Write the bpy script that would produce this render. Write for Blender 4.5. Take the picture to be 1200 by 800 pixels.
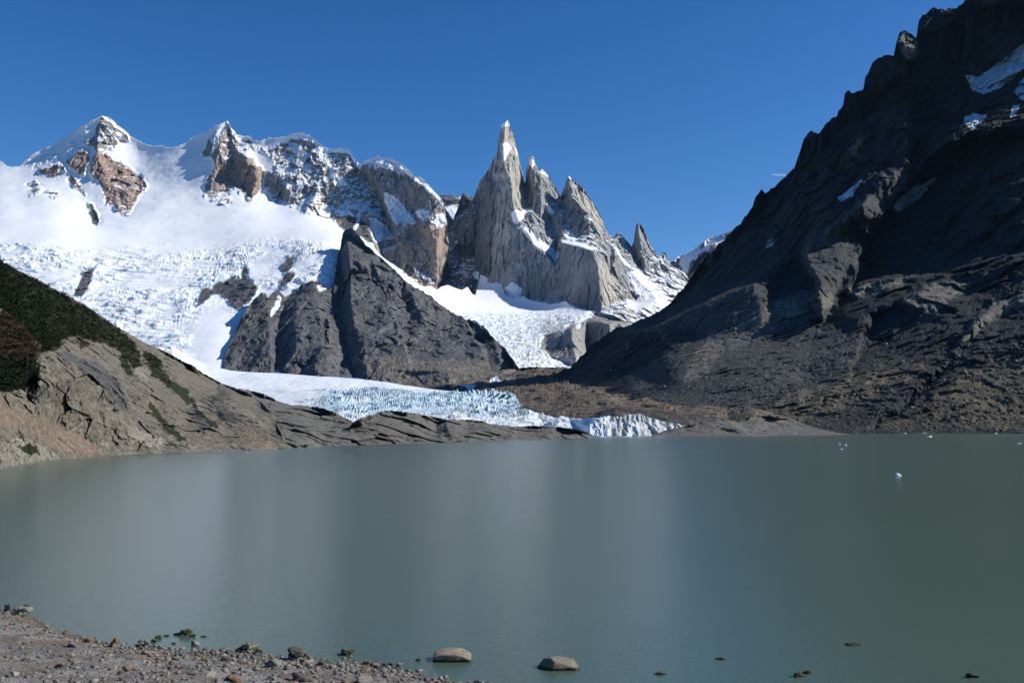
import bpy, math, random
import numpy as np
from mathutils import Vector
from mathutils.geometry import delaunay_2d_cdt

random.seed(7)
RNG = np.random.default_rng(7)
for o in list(bpy.data.objects):
    bpy.data.objects.remove(o)
SC = bpy.context.scene
COL = SC.collection

# ------------------------------------------------------------------ camera
F = 1168.0                      # focal length in photograph pixels (1200 x 800)
HORIZON = 499.0
CAM_H = 10.0
PITCH = math.atan((HORIZON - 400.0) / F)
cam_d = bpy.data.cameras.new('camera')
cam_d.sensor_width = 36.0
cam_d.lens = F / 1200.0 * 36.0
cam_d.clip_start = 0.5
cam_d.clip_end = 80000.0
cam = bpy.data.objects.new('camera', cam_d)
cam.location = (0, 0, CAM_H)
cam.rotation_euler = (math.pi / 2 + PITCH, 0, 0)
COL.objects.link(cam)
SC.camera = cam

# ------------------------------------------------------------------ sky, sun, exposure
SUN_EL = math.radians(35)
SUN_BEHIND = math.radians(0)   # how far behind the camera's right hand the sun stands
sun_dir = Vector((math.cos(SUN_EL) * math.cos(SUN_BEHIND), -math.cos(SUN_EL) * math.sin(SUN_BEHIND), math.sin(SUN_EL)))
world = bpy.data.worlds.new('World')
SC.world = world
world.use_nodes = True
wn = world.node_tree
wn.nodes.clear()
w_out = wn.nodes.new('ShaderNodeOutputWorld')
w_bg = wn.nodes.new('ShaderNodeBackground')
w_sky = wn.nodes.new('ShaderNodeTexSky')
w_sky.sky_type = 'NISHITA'
w_sky.sun_disc = False
w_sky.sun_elevation = SUN_EL
w_sky.sun_rotation = math.atan2(sun_dir.x, sun_dir.y)
w_sky.altitude = 1500
w_sky.air_density = 1.0
w_sky.dust_density = 0.2
w_sky.ozone_density = 6.0
w_bg.inputs['Strength'].default_value = 0.10
# the deep blue of clear mountain air: the same tone response over the whole sky
w_sep = wn.nodes.new('ShaderNodeSeparateColor')
w_com = wn.nodes.new('ShaderNodeCombineColor')
wn.links.new(w_sky.outputs[0], w_sep.inputs[0])
for ch, (kk, gam, top_v) in enumerate(((.40, 2.1, 1.5), (.64, 1.37, 3.6), (.93, 1.14, 7.0))):
    w_p = wn.nodes.new('ShaderNodeMath'); w_p.operation = 'POWER'; w_p.inputs[1].default_value = gam
    w_m = wn.nodes.new('ShaderNodeMath'); w_m.operation = 'MULTIPLY'; w_m.inputs[1].default_value = kk
    wn.links.new(w_sep.outputs[ch], w_p.inputs[0]); wn.links.new(w_p.outputs[0], w_m.inputs[0]); w_c = wn.nodes.new('ShaderNodeMath'); w_c.operation = 'MINIMUM'; w_c.inputs[1].default_value = top_v
    wn.links.new(w_m.outputs[0], w_c.inputs[0]); wn.links.new(w_c.outputs[0], w_com.inputs[ch])
wn.links.new(w_com.outputs[0], w_bg.inputs[0])
wn.links.new(w_bg.outputs[0], w_out.inputs[0])

sun_d = bpy.data.lights.new('sun', 'SUN')
sun_d.energy = 5.0
sun_d.angle = math.radians(0.53)
sun_d.color = (1.0, 0.965, 0.90)
sun = bpy.data.objects.new('sun', sun_d)
sun.rotation_euler = sun_dir.to_track_quat('Z', 'Y').to_euler()
sun.location = sun_dir * 100
COL.objects.link(sun)

SC.view_settings.view_transform = 'Standard'
SC.view_settings.look = 'None'
SC.view_settings.gamma = 1.0
SC.view_settings.exposure = 0.1
SC.render.engine = 'CYCLES'
SC.cycles.use_denoising = True
SC.cycles.max_bounces = 4
SC.cycles.diffuse_bounces = 1
SC.cycles.glossy_bounces = 2
SC.cycles.volume_bounces = 0
SC.cycles.sample_clamp_indirect = 4.0

# ------------------------------------------------------------------ geometry helpers
CP, SP = math.cos(PITCH), math.sin(PITCH)


def ray(x, y):
    """direction of a photograph pixel, scaled so that its forward (Y) part is 1"""
    u = (np.asarray(x, float) - 600.0) / F
    v = (400.0 - np.asarray(y, float)) / F
    ry = CP - v * SP
    rz = SP + v * CP
    return u / ry, rz / ry


def at(x, y, D):
    rx, rz = ray(x, y)
    return np.stack([rx * D, np.broadcast_to(np.asarray(D, float), np.shape(rx * D)), CAM_H + rz * D], -1)


def water_pt(x, y):
    rx, rz = ray(x, y)
    d = -CAM_H / rz
    return float(rx * d), float(d)


def _hash(ix, iy, iz, seed):
    h = (ix.astype(np.uint32) * np.uint32(374761393) + iy.astype(np.uint32) * np.uint32(668265263)
         + iz.astype(np.uint32) * np.uint32(2147483647) + np.uint32((seed * 974634777) & 0xffffffff))
    h = (h ^ (h >> np.uint32(13))) * np.uint32(1274126177)
    h = (h ^ (h >> np.uint32(16))) * np.uint32(2246822519)
    return h ^ (h >> np.uint32(13))


_G = np.array([[1, 1, 0], [-1, 1, 0], [1, -1, 0], [-1, -1, 0], [1, 0, 1], [-1, 0, 1], [1, 0, -1], [-1, 0, -1],
               [0, 1, 1], [0, -1, 1], [0, 1, -1], [0, -1, -1], [1, 1, 0], [-1, 1, 0], [0, -1, 1], [0, -1, -1]], np.float32)


from concurrent.futures import ThreadPoolExecutor
POOL = ThreadPoolExecutor(4)


def chunked(fn):
    def run(x, y, z, octv=5, seed=0, gain=0.5):
        x = np.asarray(x, np.float64); y = np.asarray(y, np.float64) + 0 * x; z = np.asarray(z, np.float64) + 0 * x
        if x.size < 6000:
            return fn(x, y, z, octv, seed, gain)
        sh = x.shape; x, y, z = x.ravel(), y.ravel(), z.ravel()
        n = max(4, x.size // 20000)
        parts = list(POOL.map(lambda q: fn(q[0], q[1], q[2], octv, seed, gain), zip(np.array_split(x, n), np.array_split(y, n), np.array_split(z, n))))
        return np.concatenate(parts).reshape(sh)
    return run


def perlin(x, y, z, seed=0):
    x = np.asarray(x, np.float64); y = np.asarray(y, np.float64) + 0 * x; z = np.asarray(z, np.float64) + 0 * x
    fx, fy, fz = np.floor(x), np.floor(y), np.floor(z)
    ix, iy, iz = fx.astype(np.int64), fy.astype(np.int64), fz.astype(np.int64)
    x = (x - fx).astype(np.float32); y = (y - fy).astype(np.float32); z = (z - fz).astype(np.float32)
    u = x * x * x * (x * (x * 6 - 15) + 10); v = y * y * y * (y * (y * 6 - 15) + 10); w = z * z * z * (z * (z * 6 - 15) + 10)
    out = 0
    for dx in (0, 1):
        for dy in (0, 1):
            for dz in (0, 1):
                g = _G[_hash(ix + dx, iy + dy, iz + dz, seed) & np.uint32(15)]
                d = g[..., 0] * (x - dx) + g[..., 1] * (y - dy) + g[..., 2] * (z - dz)
                out = out + d * (u if dx else 1 - u) * (v if dy else 1 - v) * (w if dz else 1 - w)
    return out


@chunked
def fbm(x, y, z, octv=5, seed=0, gain=0.5):
    s, a = 0, 1.0
    for i in range(octv):
        s = s + a * perlin(x, y, z, seed + i * 17)
        a *= gain; x = x * 2.03 + 3.1; y = y * 2.03 + 1.7; z = z * 2.03 + 5.3
    return s


@chunked
def ridged(x, y, z, octv=5, seed=0, gain=0.5):
    """sharp crests; about 0..1"""
    s, a, tot = 0, 1.0, 0
    for i in range(octv):
        s = s + a * (1 - 2.0 * np.abs(perlin(x, y, z, seed + i * 17)))
        tot += a; a *= gain; x = x * 2.03 + 3.1; y = y * 2.03 + 1.7; z = z * 2.03 + 5.3
    return s / tot


@chunked
def facets(x, y, z, octv=1, seed=0, gain=0.5):
    """broken rock: every cell is a plane with its own tilt and height; about -0.6..0.6"""
    fx, fy, fz = np.floor(x), np.floor(y), np.floor(z)
    ix, iy, iz = fx.astype(np.int64), fy.astype(np.int64), fz.astype(np.int64)
    px, py, pz = (x - fx).astype(np.float32), (y - fy).astype(np.float32), (z - fz).astype(np.float32)
    best = np.full(x.shape, 9.0, np.float32); bh = np.zeros(x.shape, np.uint32)
    ox = np.zeros(x.shape, np.float32); oy = ox.copy(); oz = ox.copy()
    for dx in (-1, 0, 1):
        for dy in (-1, 0, 1):
            for dz in (-1, 0, 1):
                h = _hash(ix + dx, iy + dy, iz + dz, seed)
                ax = px - dx - (h & 255).astype(np.float32) / 255
                ay = py - dy - ((h >> 8) & 255).astype(np.float32) / 255
                az = pz - dz - ((h >> 16) & 255).astype(np.float32) / 255
                d2 = ax * ax + ay * ay + az * az
                m = d2 < best
                best = np.where(m, d2, best); bh = np.where(m, h, bh)
                ox = np.where(m, ax, ox); oy = np.where(m, ay, oy); oz = np.where(m, az, oz)
    h = (bh ^ (bh >> np.uint32(11))) * np.uint32(2654435761)
    f = lambda k: ((h >> np.uint32(k)) & np.uint32(255)).astype(np.float32) / 127.5 - 1
    return .75 * (f(0) * ox + f(8) * oy + f(16) * oz) + gain * .5 * f(24)


def sdf(pts, X, Y):
    """signed distance to a polygon in the photograph, positive inside"""
    pts = np.asarray(pts, float)
    d2 = np.full(X.shape, 1e18); ins = np.zeros(X.shape, bool)
    n = len(pts)
    for i in range(n):
        ax, ay = pts[i]; bx, by = pts[(i + 1) % n]
        ex, ey = bx - ax, by - ay
        t = np.clip(((X - ax) * ex + (Y - ay) * ey) / (ex * ex + ey * ey + 1e-9), 0, 1)
        d2 = np.minimum(d2, (X - ax - t * ex) ** 2 + (Y - ay - t * ey) ** 2)
        if ay != by:
            c = ((ay > Y) != (by > Y)) & (X < ex * (Y - ay) / (by - ay) + ax)
            ins ^= c
    d = np.sqrt(d2)
    return np.where(ins, d, -d)


def pmask(polys, X, Y, feather=3.0, jit=2.0, jscale=9.0, seed=3):
    """0..1 cover of traced patches, 0.5 on the traced outline, with a ragged edge"""
    out = np.zeros(X.shape)
    for p in polys:
        a = np.asarray(p, float)
        m = feather + 2 + jit * 2
        sel = (X > a[:, 0].min() - m) & (X < a[:, 0].max() + m) & (Y > a[:, 1].min() - m) & (Y < a[:, 1].max() + m)
        if not sel.any():
            continue
        xs, ys = X[sel], Y[sel]
        if jit:
            xs, ys = xs + jit * fbm(xs / jscale, ys / jscale, 0 * xs, 3, seed), ys + jit * fbm(xs / jscale, ys / jscale, 0 * xs + 9.5, 3, seed + 50)
        d = sdf(p, xs, ys)
        out[sel] = np.maximum(out[sel], np.clip(0.5 + d / (2 * feather), 0, 1))
    return out


def smooth(m):
    m = np.clip(m, 0, 1)
    return m * m * (3 - 2 * m)


def facet_depth(ctrl, X, Y):
    """distance at every sample from traced creases: planar facets between the traced lines"""
    vs, es, ds = [], [], []
    for line in ctrl:
        if not isinstance(line[0], (tuple, list)):
            line = [line]
        k0 = len(vs)
        for j, (x, y, d) in enumerate(line):
            vs.append(Vector((x, y))); ds.append(1.0 / d)
            if j:
                es.append((k0 + j - 1, k0 + j))
    nv, ne, nf, ov, oe, of = delaunay_2d_cdt(vs, es, [], 0, 1e-4)
    nd = []
    for i, v in enumerate(nv):
        if len(ov[i]):
            nd.append(ds[ov[i][0]])
        else:
            w = [(1.0 / ((v - vs[k]).length_squared + 1e-6) ** 1.5, ds[k]) for k in range(len(vs))]
            w.sort(reverse=True); w = w[:3]
            nd.append(sum(a * b for a, b in w) / sum(a for a, b in w))
    inv = np.full(X.shape, np.nan)
    for f in nf:
        (x0, y0), (x1, y1), (x2, y2) = [tuple(nv[i]) for i in f[:3]]
        den = (y1 - y2) * (x0 - x2) + (x2 - x1) * (y0 - y2)
        if abs(den) < 1e-9:
            continue
        sel = np.nonzero((X >= min(x0, x1, x2) - .01) & (X <= max(x0, x1, x2) + .01) & (Y >= min(y0, y1, y2) - .01) & (Y <= max(y0, y1, y2) + .01))
        if not len(sel[0]):
            continue
        xs, ys = X[sel], Y[sel]
        a = ((y1 - y2) * (xs - x2) + (x2 - x1) * (ys - y2)) / den
        b = ((y2 - y0) * (xs - x2) + (x0 - x2) * (ys - y2)) / den
        c = 1 - a - b
        ok = (a > -1e-6) & (b > -1e-6) & (c > -1e-6)
        val = a * nd[f[0]] + b * nd[f[1]] + c * nd[f[2]]
        inv[sel[0][ok], sel[1][ok]] = val[ok]
    bad = np.isnan(inv)
    if bad.any():
        P = np.array([(v.x, v.y) for v in nv]); nda = np.array(nd)
        bx, by = X[bad], Y[bad]
        d2 = (bx[:, None] - P[None, :, 0]) ** 2 + (by[:, None] - P[None, :, 1]) ** 2 + 4
        k = np.argsort(d2, 1)[:, :4]
        w = 1 / np.take_along_axis(d2, k, 1)
        inv[bad] = (w * nda[k]).sum(1) / w.sum(1)
    return inv


def blur(a, n):
    for _ in range(n):
        p = np.pad(a, 1, mode='edge')
        a = (p[:-2, 1:-1] + p[2:, 1:-1] + p[1:-1, :-2] + p[1:-1, 2:] + 2 * a) / 6.0
    return a


def boxblur(a, r):
    for ax in (0, 1):
        for _ in range(3):
            p = np.pad(a, [(r, r) if k == ax else (0, 0) for k in (0, 1)], mode='edge')
            c = np.cumsum(p, ax)
            z = np.zeros_like(np.take(c, [0], ax))
            c = np.concatenate([z, c], ax)
            n = a.shape[ax]
            a = (np.take(c, np.arange(2 * r + 1, 2 * r + 1 + n), ax) - np.take(c, np.arange(n), ax)) / (2 * r + 1)
    return a


def mesh_grid(name, P, mat, attrs=None, flip=False, extra=None):
    """P: rows x cols x 3 -> one mesh object"""
    nr, nc = P.shape[:2]
    idx = np.arange(nr * nc).reshape(nr, nc)
    q = np.stack([idx[:-1, :-1], idx[:-1, 1:], idx[1:, 1:], idx[1:, :-1]], -1).reshape(-1, 4)
    if flip:
        q = q[:, ::-1]
    return mesh_raw(name, P.reshape(-1, 3), q, mat, {k: v.reshape(-1) for k, v in (attrs or {}).items()})


def mesh_raw(name, V, Fc, mat, attrs=None, smooth_shade=True):
    V = np.ascontiguousarray(V, np.float32); Fc = np.ascontiguousarray(Fc, np.int32)
    me = bpy.data.meshes.new(name)
    n, k = Fc.shape
    me.vertices.add(len(V)); me.vertices.foreach_set('co', V.ravel())
    me.loops.add(n * k); me.loops.foreach_set('vertex_index', Fc.ravel())
    me.polygons.add(n)
    me.polygons.foreach_set('loop_start', np.arange(0, n * k, k, dtype=np.int32))
    me.polygons.foreach_set('loop_total', np.full(n, k, np.int32))
    me.update(calc_edges=True)
    if smooth_shade:
        me.polygons.foreach_set('use_smooth', np.ones(n, bool))
    for a, v in (attrs or {}).items():
        at_ = me.attributes.new(a, 'FLOAT', 'POINT')
        at_.data.foreach_set('value', np.ascontiguousarray(v, np.float32))
    me.materials.append(mat)
    o = bpy.data.objects.new(name, me)
    COL.objects.link(o)
    return o


def structure(o, label, cat):
    o['kind'] = 'structure'; o['label'] = label; o['category'] = cat
    return o


def tag(o, label, cat, group=None, kind=None):
    o['label'] = label; o['category'] = cat
    if group: o['group'] = group
    if kind: o['kind'] = kind
    return o


def relief(name, mat, top, bot, ctrl, x0, x1, sx, ny, noise=None, masks=None, soft=0, back=0, jag=0.0, jagscale=6.0, offs=None, seed=1, back_z=0.0, softer=None):
    """a mountain: its front from the foot line to the crest line, then its far side down behind the crest"""
    xs = np.arange(x0, x1 + sx * .5, sx)
    top = np.asarray(top, float); bot = np.asarray(bot, float)
    yt = np.interp(xs, top[:, 0], top[:, 1]); yb = np.interp(xs, bot[:, 0], bot[:, 1])
    jy = 0 * xs
    if jag:
        jy = jag * (ridged(xs / jagscale, 0 * xs + .3, 0 * xs + seed, 4, seed) * -1.6 + .5)
    yb = np.maximum(yb, yt + 2)
    t = np.linspace(0, 1, ny)[:, None]
    X = np.broadcast_to(xs[None, :], (ny, len(xs))).copy()
    kw = max(3, int(25 / sx)) | 1
    ys = np.convolve(np.pad(yt, kw // 2, mode='edge'), np.hanning(kw + 2)[1:-1] / np.hanning(kw + 2)[1:-1].sum(), 'valid')
    ys = np.minimum(ys, yb - 2)
    dev = yt - ys
    dec = max(12.0, 1.7 * np.abs(dev).max())
    Y = yb[None, :] * (1 - t) + ys[None, :] * t
    wdev = np.exp(-(Y - ys[None, :]) / dec)
    w0 = np.exp(-(yb - ys) / dec)[None, :]
    Y = Y + dev[None, :] * (wdev - w0) / (1 - w0)
    gx, gy = np.arange(x0 - 10, x1 + 11, 1.0), np.arange(math.floor(min(yt.min(), Y.min())) - 10, math.ceil(yb.max()) + 11, 1.0)
    RX, RY = np.meshgrid(gx, gy)
    inv = facet_depth(ctrl, RX, RY)
    if softer:
        w = smooth(softer[1](RX, RY))
        inv = blur(inv, soft) * (1 - w) + boxblur(inv, softer[0]) * w
    elif soft:
        inv = blur(inv, soft)
    Y = Y + np.exp(-np.maximum(Y - yt[None, :], 0) / 5.0) * jy[None, :]
    fx = np.clip(X - gx[0], 0, len(gx) - 1.001); fy = np.clip(Y - gy[0], 0, len(gy) - 1.001)
    ix, iy = fx.astype(int), fy.astype(int); fx, fy = fx - ix, fy - iy
    inv = (inv[iy, ix] * (1 - fx) + inv[iy, ix + 1] * fx) * (1 - fy) + (inv[iy + 1, ix] * (1 - fx) + inv[iy + 1, ix + 1] * fx) * fy
    D = 1.0 / inv
    if offs is not None:
        D = D + offs(X, Y)
    P = at(X, Y, D)
    if noise is not None:
        dr, dz = noise(P, X, Y, t)
        P = at(X, Y, D + dr)
        P[..., 2] += dz
    A = {k: f(X, Y, P) for k, f in (masks or {}).items()}
    if back:
        nb = 10
        rows, last = [], P[-1]
        for k in range(1, nb + 1):
            s = k / nb
            q = last.copy()
            q[:, 1] += back * s
            q[:, 0] += last[:, 0] / last[:, 1] * back * s * .3
            q[:, 2] = last[:, 2] * (1 - s) + back_z * s - 0.04 * back * s
            q[:, 2] += (1 - s) * s * .25 * back * fbm(q[:, 0] / 300, q[:, 1] / 300, 0 * s, 3, seed + 9)
            q[:, 2] = np.minimum(q[:, 2], last[:, 2] - 0.02 * back * s)
            rows.append(q)
        P = np.concatenate([P, np.stack(rows, 0)], 0)
        A = {k: np.concatenate([v, np.repeat(v[-1:], nb, 0)], 0) for k, v in A.items()}
    o = mesh_grid(name, P, mat, A)
    return o, P, X, Y


# ------------------------------------------------------------------ materials
def lin(c):
    return tuple(((v / 255) / 12.92 if v / 255 <= .04045 else ((v / 255 + .055) / 1.055) ** 2.4) for v in c)


class NT:
    def __init__(self, name):
        self.m = bpy.data.materials.new(name); self.m.use_nodes = True
        self.t = self.m.node_tree; self.t.nodes.clear()
        self.out = self.n('ShaderNodeOutputMaterial')

    def n(self, typ, **kw):
        nd = self.t.nodes.new(typ)
        for k, v in kw.items():
            setattr(nd, k, v)
        return nd

    def link(self, a, b):
        self.t.links.new(a, b)

    def inp(self, sock, v):
        if hasattr(v, 'is_linked') or isinstance(v, bpy.types.NodeSocket):
            self.link(v, sock)
        else:
            sock.default_value = v

    def math(self, op, a, b=0.0, c=0.0, clamp=False):
        nd = self.n('ShaderNodeMath', operation=op, use_clamp=clamp)
        self.inp(nd.inputs[0], a); self.inp(nd.inputs[1], b); self.inp(nd.inputs[2], c)
        return nd.outputs[0]

    def coords(self, scale=(1, 1, 1), rot=(0, 0, 0)):
        g = self.n('ShaderNodeTexCoord')
        mp = self.n('ShaderNodeMapping')
        mp.inputs['Scale'].default_value = scale
        mp.inputs['Rotation'].default_value = rot
        self.link(g.outputs['Object'], mp.inputs[0])
        return mp.outputs[0]

    def noise(self, vec, scale, detail=5, rough=.55, typ='FBM', dist=0.0):
        nd = self.n('ShaderNodeTexNoise')
        nd.noise_type = typ
        self.link(vec, nd.inputs['Vector'])
        nd.inputs['Scale'].default_value = scale
        nd.inputs['Detail'].default_value = detail
        nd.inputs['Roughness'].default_value = rough
        nd.inputs['Distortion'].default_value = dist
        return nd.outputs[0]

    def ramp(self, v, a, b):
        nd = self.n('ShaderNodeMapRange', interpolation_type='SMOOTHSTEP')
        self.inp(nd.inputs[0], v)
        nd.inputs[1].default_value = a; nd.inputs[2].default_value = b
        return nd.outputs[0]

    def mix(self, f, a, b, blend='MIX'):
        nd = self.n('ShaderNodeMix', data_type='RGBA', blend_type=blend)
        self.inp(nd.inputs[0], f)
        for s, v in ((nd.inputs[6], a), (nd.inputs[7], b)):
            if isinstance(v, (tuple, list)):
                s.default_value = (*v[:3], 1)
            else:
                self.link(v, s)
        return nd.outputs[2]

    def attr(self, name):
        nd = self.n('ShaderNodeAttribute'); nd.attribute_name = name
        return nd.outputs['Fac']

    def bump(self, h, dist, strength=1.0, normal=None):
        nd = self.n('ShaderNodeBump')
        nd.inputs['Strength'].default_value = strength
        nd.inputs['Distance'].default_value = dist
        self.link(h, nd.inputs['Height'])
        if normal is not None:
            self.link(normal, nd.inputs['Normal'])
        return nd.outputs[0]

    def finish(self, col, rough=.9, normal=None, spec=.2):
        p = self.n('ShaderNodeBsdfPrincipled')
        self.inp(p.inputs['Base Color'], col if not isinstance(col, tuple) else (*col, 1))
        self.inp(p.inputs['Roughness'], rough)
        p.inputs['Specular IOR Level'].default_value = spec
        if normal is not None:
            self.link(normal, p.inputs['Normal'])
        self.link(p.outputs[0], self.out.inputs[0])
        self.p = p
        return self.m


def terrain_mat(name, c1, c2, c3, scale, layers=(), bumps=(), aniso=(1, 1, .5), dust=None, rot=(0, 0, 0), snowy=None):
    """rock of three tints, then the layers that cover it; each layer follows a traced cover attribute"""
    T = NT(name)
    v = T.coords(aniso, rot)
    iso = T.coords()
    n1 = T.noise(v, scale, 6, .6)
    n2 = T.noise(iso, scale * .22, 4, .55)
    n3 = T.noise(v, scale * 4.0, 4, .65)
    col = T.mix(T.ramp(n1, .36, .64), c1, c2)
    col = T.mix(T.ramp(n2, .42, .64), col, c3)
    n4 = T.noise(iso, scale * 11.0, 4, .7)
    for L in layers:
        ns = T.noise(v if L.get('aniso', True) else iso, L.get('ns', scale * 2), L.get('det', 6), L.get('nr', .62))
        f = T.math('ADD', T.attr(L['a']), T.math('MULTIPLY', T.math('SUBTRACT', ns, .5), L.get('amt', .6)))
        w = L.get('w', .06)
        f = T.ramp(f, .5 - w, .5 + w)
        if 'op' in L:
            f = T.math('MULTIPLY', f, L['op'])
        cn = T.noise(iso, L.get('cs', scale), 5, .6)
        lc = T.mix(T.ramp(cn, .35, .65), L['c'][0], L['c'][1])
        col = T.mix(f, col, lc)
    if dust:
        g = T.n('ShaderNodeNewGeometry')
        sx = T.n('ShaderNodeSeparateXYZ'); T.link(g.outputs['Normal'], sx.inputs[0])
        nz = sx.outputs[2]
        dn = T.noise(v, dust['ns'], 6, .65)
        f = T.math('ADD', T.math('ADD', nz, T.math('MULTIPLY', T.math('SUBTRACT', dn, .5), dust.get('amt', 1.2))), T.math('SUBTRACT', T.attr(dust['a']), 1.0))
        f = T.ramp(f, dust.get('lo', -.05), dust.get('hi', .08))
        pass
    grain = T.math('ADD', T.math('MULTIPLY', T.ramp(n3, .30, .70), .5), T.math('MULTIPLY', T.ramp(n4, .34, .66), .5))
    gcol = T.mix(grain, (.40, .40, .40), (1.52, 1.52, 1.52))
    if snowy:
        # grain belongs to rock, not to clean snow
        sf = T.ramp(T.attr(snowy), .35, .6)
        gcol = T.mix(sf, gcol, (1.0, 1.0, 1.0))
    col = T.mix(1.0, col, gcol, 'MULTIPLY')
    if dust:
        col = T.mix(f, col, dust['c'])
    nrm = None
    for (s, dist, st) in bumps:
        nrm = T.bump(T.noise(v, s, 7, .62), dist, st, nrm)
        if snowy:
            bn = nrm.node
            T.link(T.math('MULTIPLY', T.math('SUBTRACT', 1.0, T.math('MULTIPLY', sf, .8)), st), bn.inputs['Strength'])
    return T.finish(col, .92, nrm, .15)


SNOW = ((.86, .875, .88), (.90, .905, .90))
SNOWC = (.88, .89, .895)

M_range = terrain_mat('range_rock', (.23, .205, .19), (.34, .305, .28), (.29, .245, .215), .012,
    layers=[dict(a='brown', c=((.31, .215, .168), (.39, .285, .215)), ns=.02, amt=.5, w=.25, cs=.01),
            dict(a='slate', c=((.075, .077, .084), (.125, .123, .126)), ns=.02, amt=.3, w=.1, cs=.02),
            dict(a='ice', c=((.47, .70, .77), (.84, .88, .89)), ns=.012, amt=.5, w=.3, aniso=False, cs=.012),
            dict(a='snow', c=SNOW, ns=.018, amt=.55, w=.05, cs=.002),
            dict(a='dirt', c=((.50, .49, .45), (.66, .65, .61)), ns=.02, amt=.9, w=.3, aniso=False, cs=.01)],
    bumps=[(.02, 22, .7), (.09, 6, .6)], aniso=(1, 1, .45), dust=dict(a='dust', ns=.03, amt=1.5, c=SNOWC), snowy='ice')
M_granite = terrain_mat('granite', (.30, .295, .28), (.385, .38, .36), (.25, .25, .245), .02,
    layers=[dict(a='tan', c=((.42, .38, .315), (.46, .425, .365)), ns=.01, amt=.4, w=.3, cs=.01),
            dict(a='dark', c=((.09, .10, .115), (.15, .155, .165)), ns=.012, amt=.6, w=.25, cs=.02),  # bluish dark tint paints the left walls' shade into the granite
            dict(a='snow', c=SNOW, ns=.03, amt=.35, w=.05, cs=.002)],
    bumps=[(.03, 14, .7), (.12, 5, .6)], aniso=(1, 1, .12), dust=dict(a='dust', ns=.05, amt=1.1, c=SNOWC), snowy='snow')
M_far = terrain_mat('far_rock', (.16, .16, .17), (.24, .23, .23), (.20, .18, .16), .01,
    layers=[dict(a='snow', c=SNOW, ns=.02, amt=.5, w=.08)], bumps=[(.02, 20, .7)])
M_upper_ice = terrain_mat('icefall', (.70, .76, .80), (.82, .85, .87), (.74, .80, .83), .02,
    layers=[dict(a='dirt', c=((.48, .48, .45), (.62, .62, .59)), ns=.02, amt=.9, w=.25, aniso=False),
            dict(a='rock', c=((.22, .215, .20), (.34, .325, .295)), ns=.03, amt=.5, w=.06, cs=.03),
            dict(a='snow', c=SNOW, ns=.02, amt=.6, w=.2)],
    bumps=[(.025, 10, .6), (.08, 4, .6)], aniso=(1, 1, .7), snowy='clean')
M_darkhill = terrain_mat('slate_rock', (.088, .092, .100), (.140, .140, .142), (.118, .114, .112), .015,
    layers=[dict(a='scree', c=((.145, .132, .115), (.195, .176, .148)), ns=.012, amt=.5, w=.2, cs=.02),
            dict(a='snow', c=SNOW, ns=.04, amt=.6, w=.06)],
    bumps=[(.03, 14, .8), (.12, 5, .8)], aniso=(1, .4, .4))
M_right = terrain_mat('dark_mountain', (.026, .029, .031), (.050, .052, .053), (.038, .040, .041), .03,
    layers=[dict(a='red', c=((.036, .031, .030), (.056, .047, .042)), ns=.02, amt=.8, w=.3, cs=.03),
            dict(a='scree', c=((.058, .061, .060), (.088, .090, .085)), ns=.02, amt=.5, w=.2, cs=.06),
            dict(a='sunlit', c=((.110, .105, .088), (.200, .188, .155)), ns=.04, amt=1.0, w=.15, cs=.05),  # pale tint that paints sunlight into the rock of the ribs
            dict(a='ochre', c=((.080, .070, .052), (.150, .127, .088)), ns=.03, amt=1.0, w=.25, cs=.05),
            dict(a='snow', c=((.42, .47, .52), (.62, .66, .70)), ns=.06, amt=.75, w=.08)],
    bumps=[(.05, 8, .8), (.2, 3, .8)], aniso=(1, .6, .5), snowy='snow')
M_lefthill = terrain_mat('moraine_slope', (.125, .112, .088), (.195, .172, .135), (.155, .137, .108), .12,
    layers=[dict(a='darkrock', c=((.075, .075, .078), (.13, .125, .12)), ns=.25, amt=.7, w=.1, cs=.4),
            dict(a='pale', c=((.20, .18, .145), (.27, .245, .20)), ns=.3, amt=.8, w=.25, cs=.2),
            dict(a='orange', c=((.18, .135, .098), (.215, .168, .125)), ns=.15, amt=.6, w=.3, cs=.3),
            dict(a='red', c=((.030, .020, .015), (.060, .034, .025)), ns=.3, amt=.7, w=.2, cs=.5),
            dict(a='moss', c=((.018, .024, .012), (.040, .044, .018)), ns=.3, amt=.6, w=.12, cs=.5)],
    bumps=[(.3, 1.8, .8), (1.4, .5, .8)], aniso=(1, 1, 1))
M_outcrop = terrain_mat('glaciated_rock', (.115, .112, .10), (.17, .165, .145), (.14, .13, .112), .10,
    layers=[dict(a='tan', c=((.19, .16, .115), (.24, .20, .15)), ns=.1, amt=.5, w=.2)],
    bumps=[(.12, 3.0, .9), (.6, .9, .8)], aniso=(1, 1, 1.6), rot=(0, .35, 0))
M_debris = terrain_mat('debris', (.095, .080, .063), (.200, .155, .110), (.140, .112, .084), .02,
    layers=[dict(a='dark', c=((.055, .05, .045), (.09, .08, .07)), ns=.03, amt=.6, w=.15),
            dict(a='snow', c=((.72, .76, .8), (.82, .84, .86)), ns=.06, amt=.5, w=.06)],
    bumps=[(.06, 5, .8), (.3, 1.5, .7)])
M_tongue = terrain_mat('glacier_ice', (.60, .67, .70), (.78, .82, .83), (.68, .74, .76), .03,
    layers=[dict(a='blue', c=((.40, .57, .66), (.62, .74, .79)), ns=.05, amt=.55, w=.3, cs=.08, aniso=False),
            dict(a='dirt', c=((.22, .205, .18), (.42, .41, .38)), ns=.05, amt=1.1, w=.2, cs=.05),
            dict(a='white', c=((.74, .78, .82), (.84, .86, .88)), ns=.04, amt=.5, w=.2, cs=.02)],
    bumps=[(.06, 5, .6), (.25, 1.4, .5)], snowy='clean')

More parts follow.
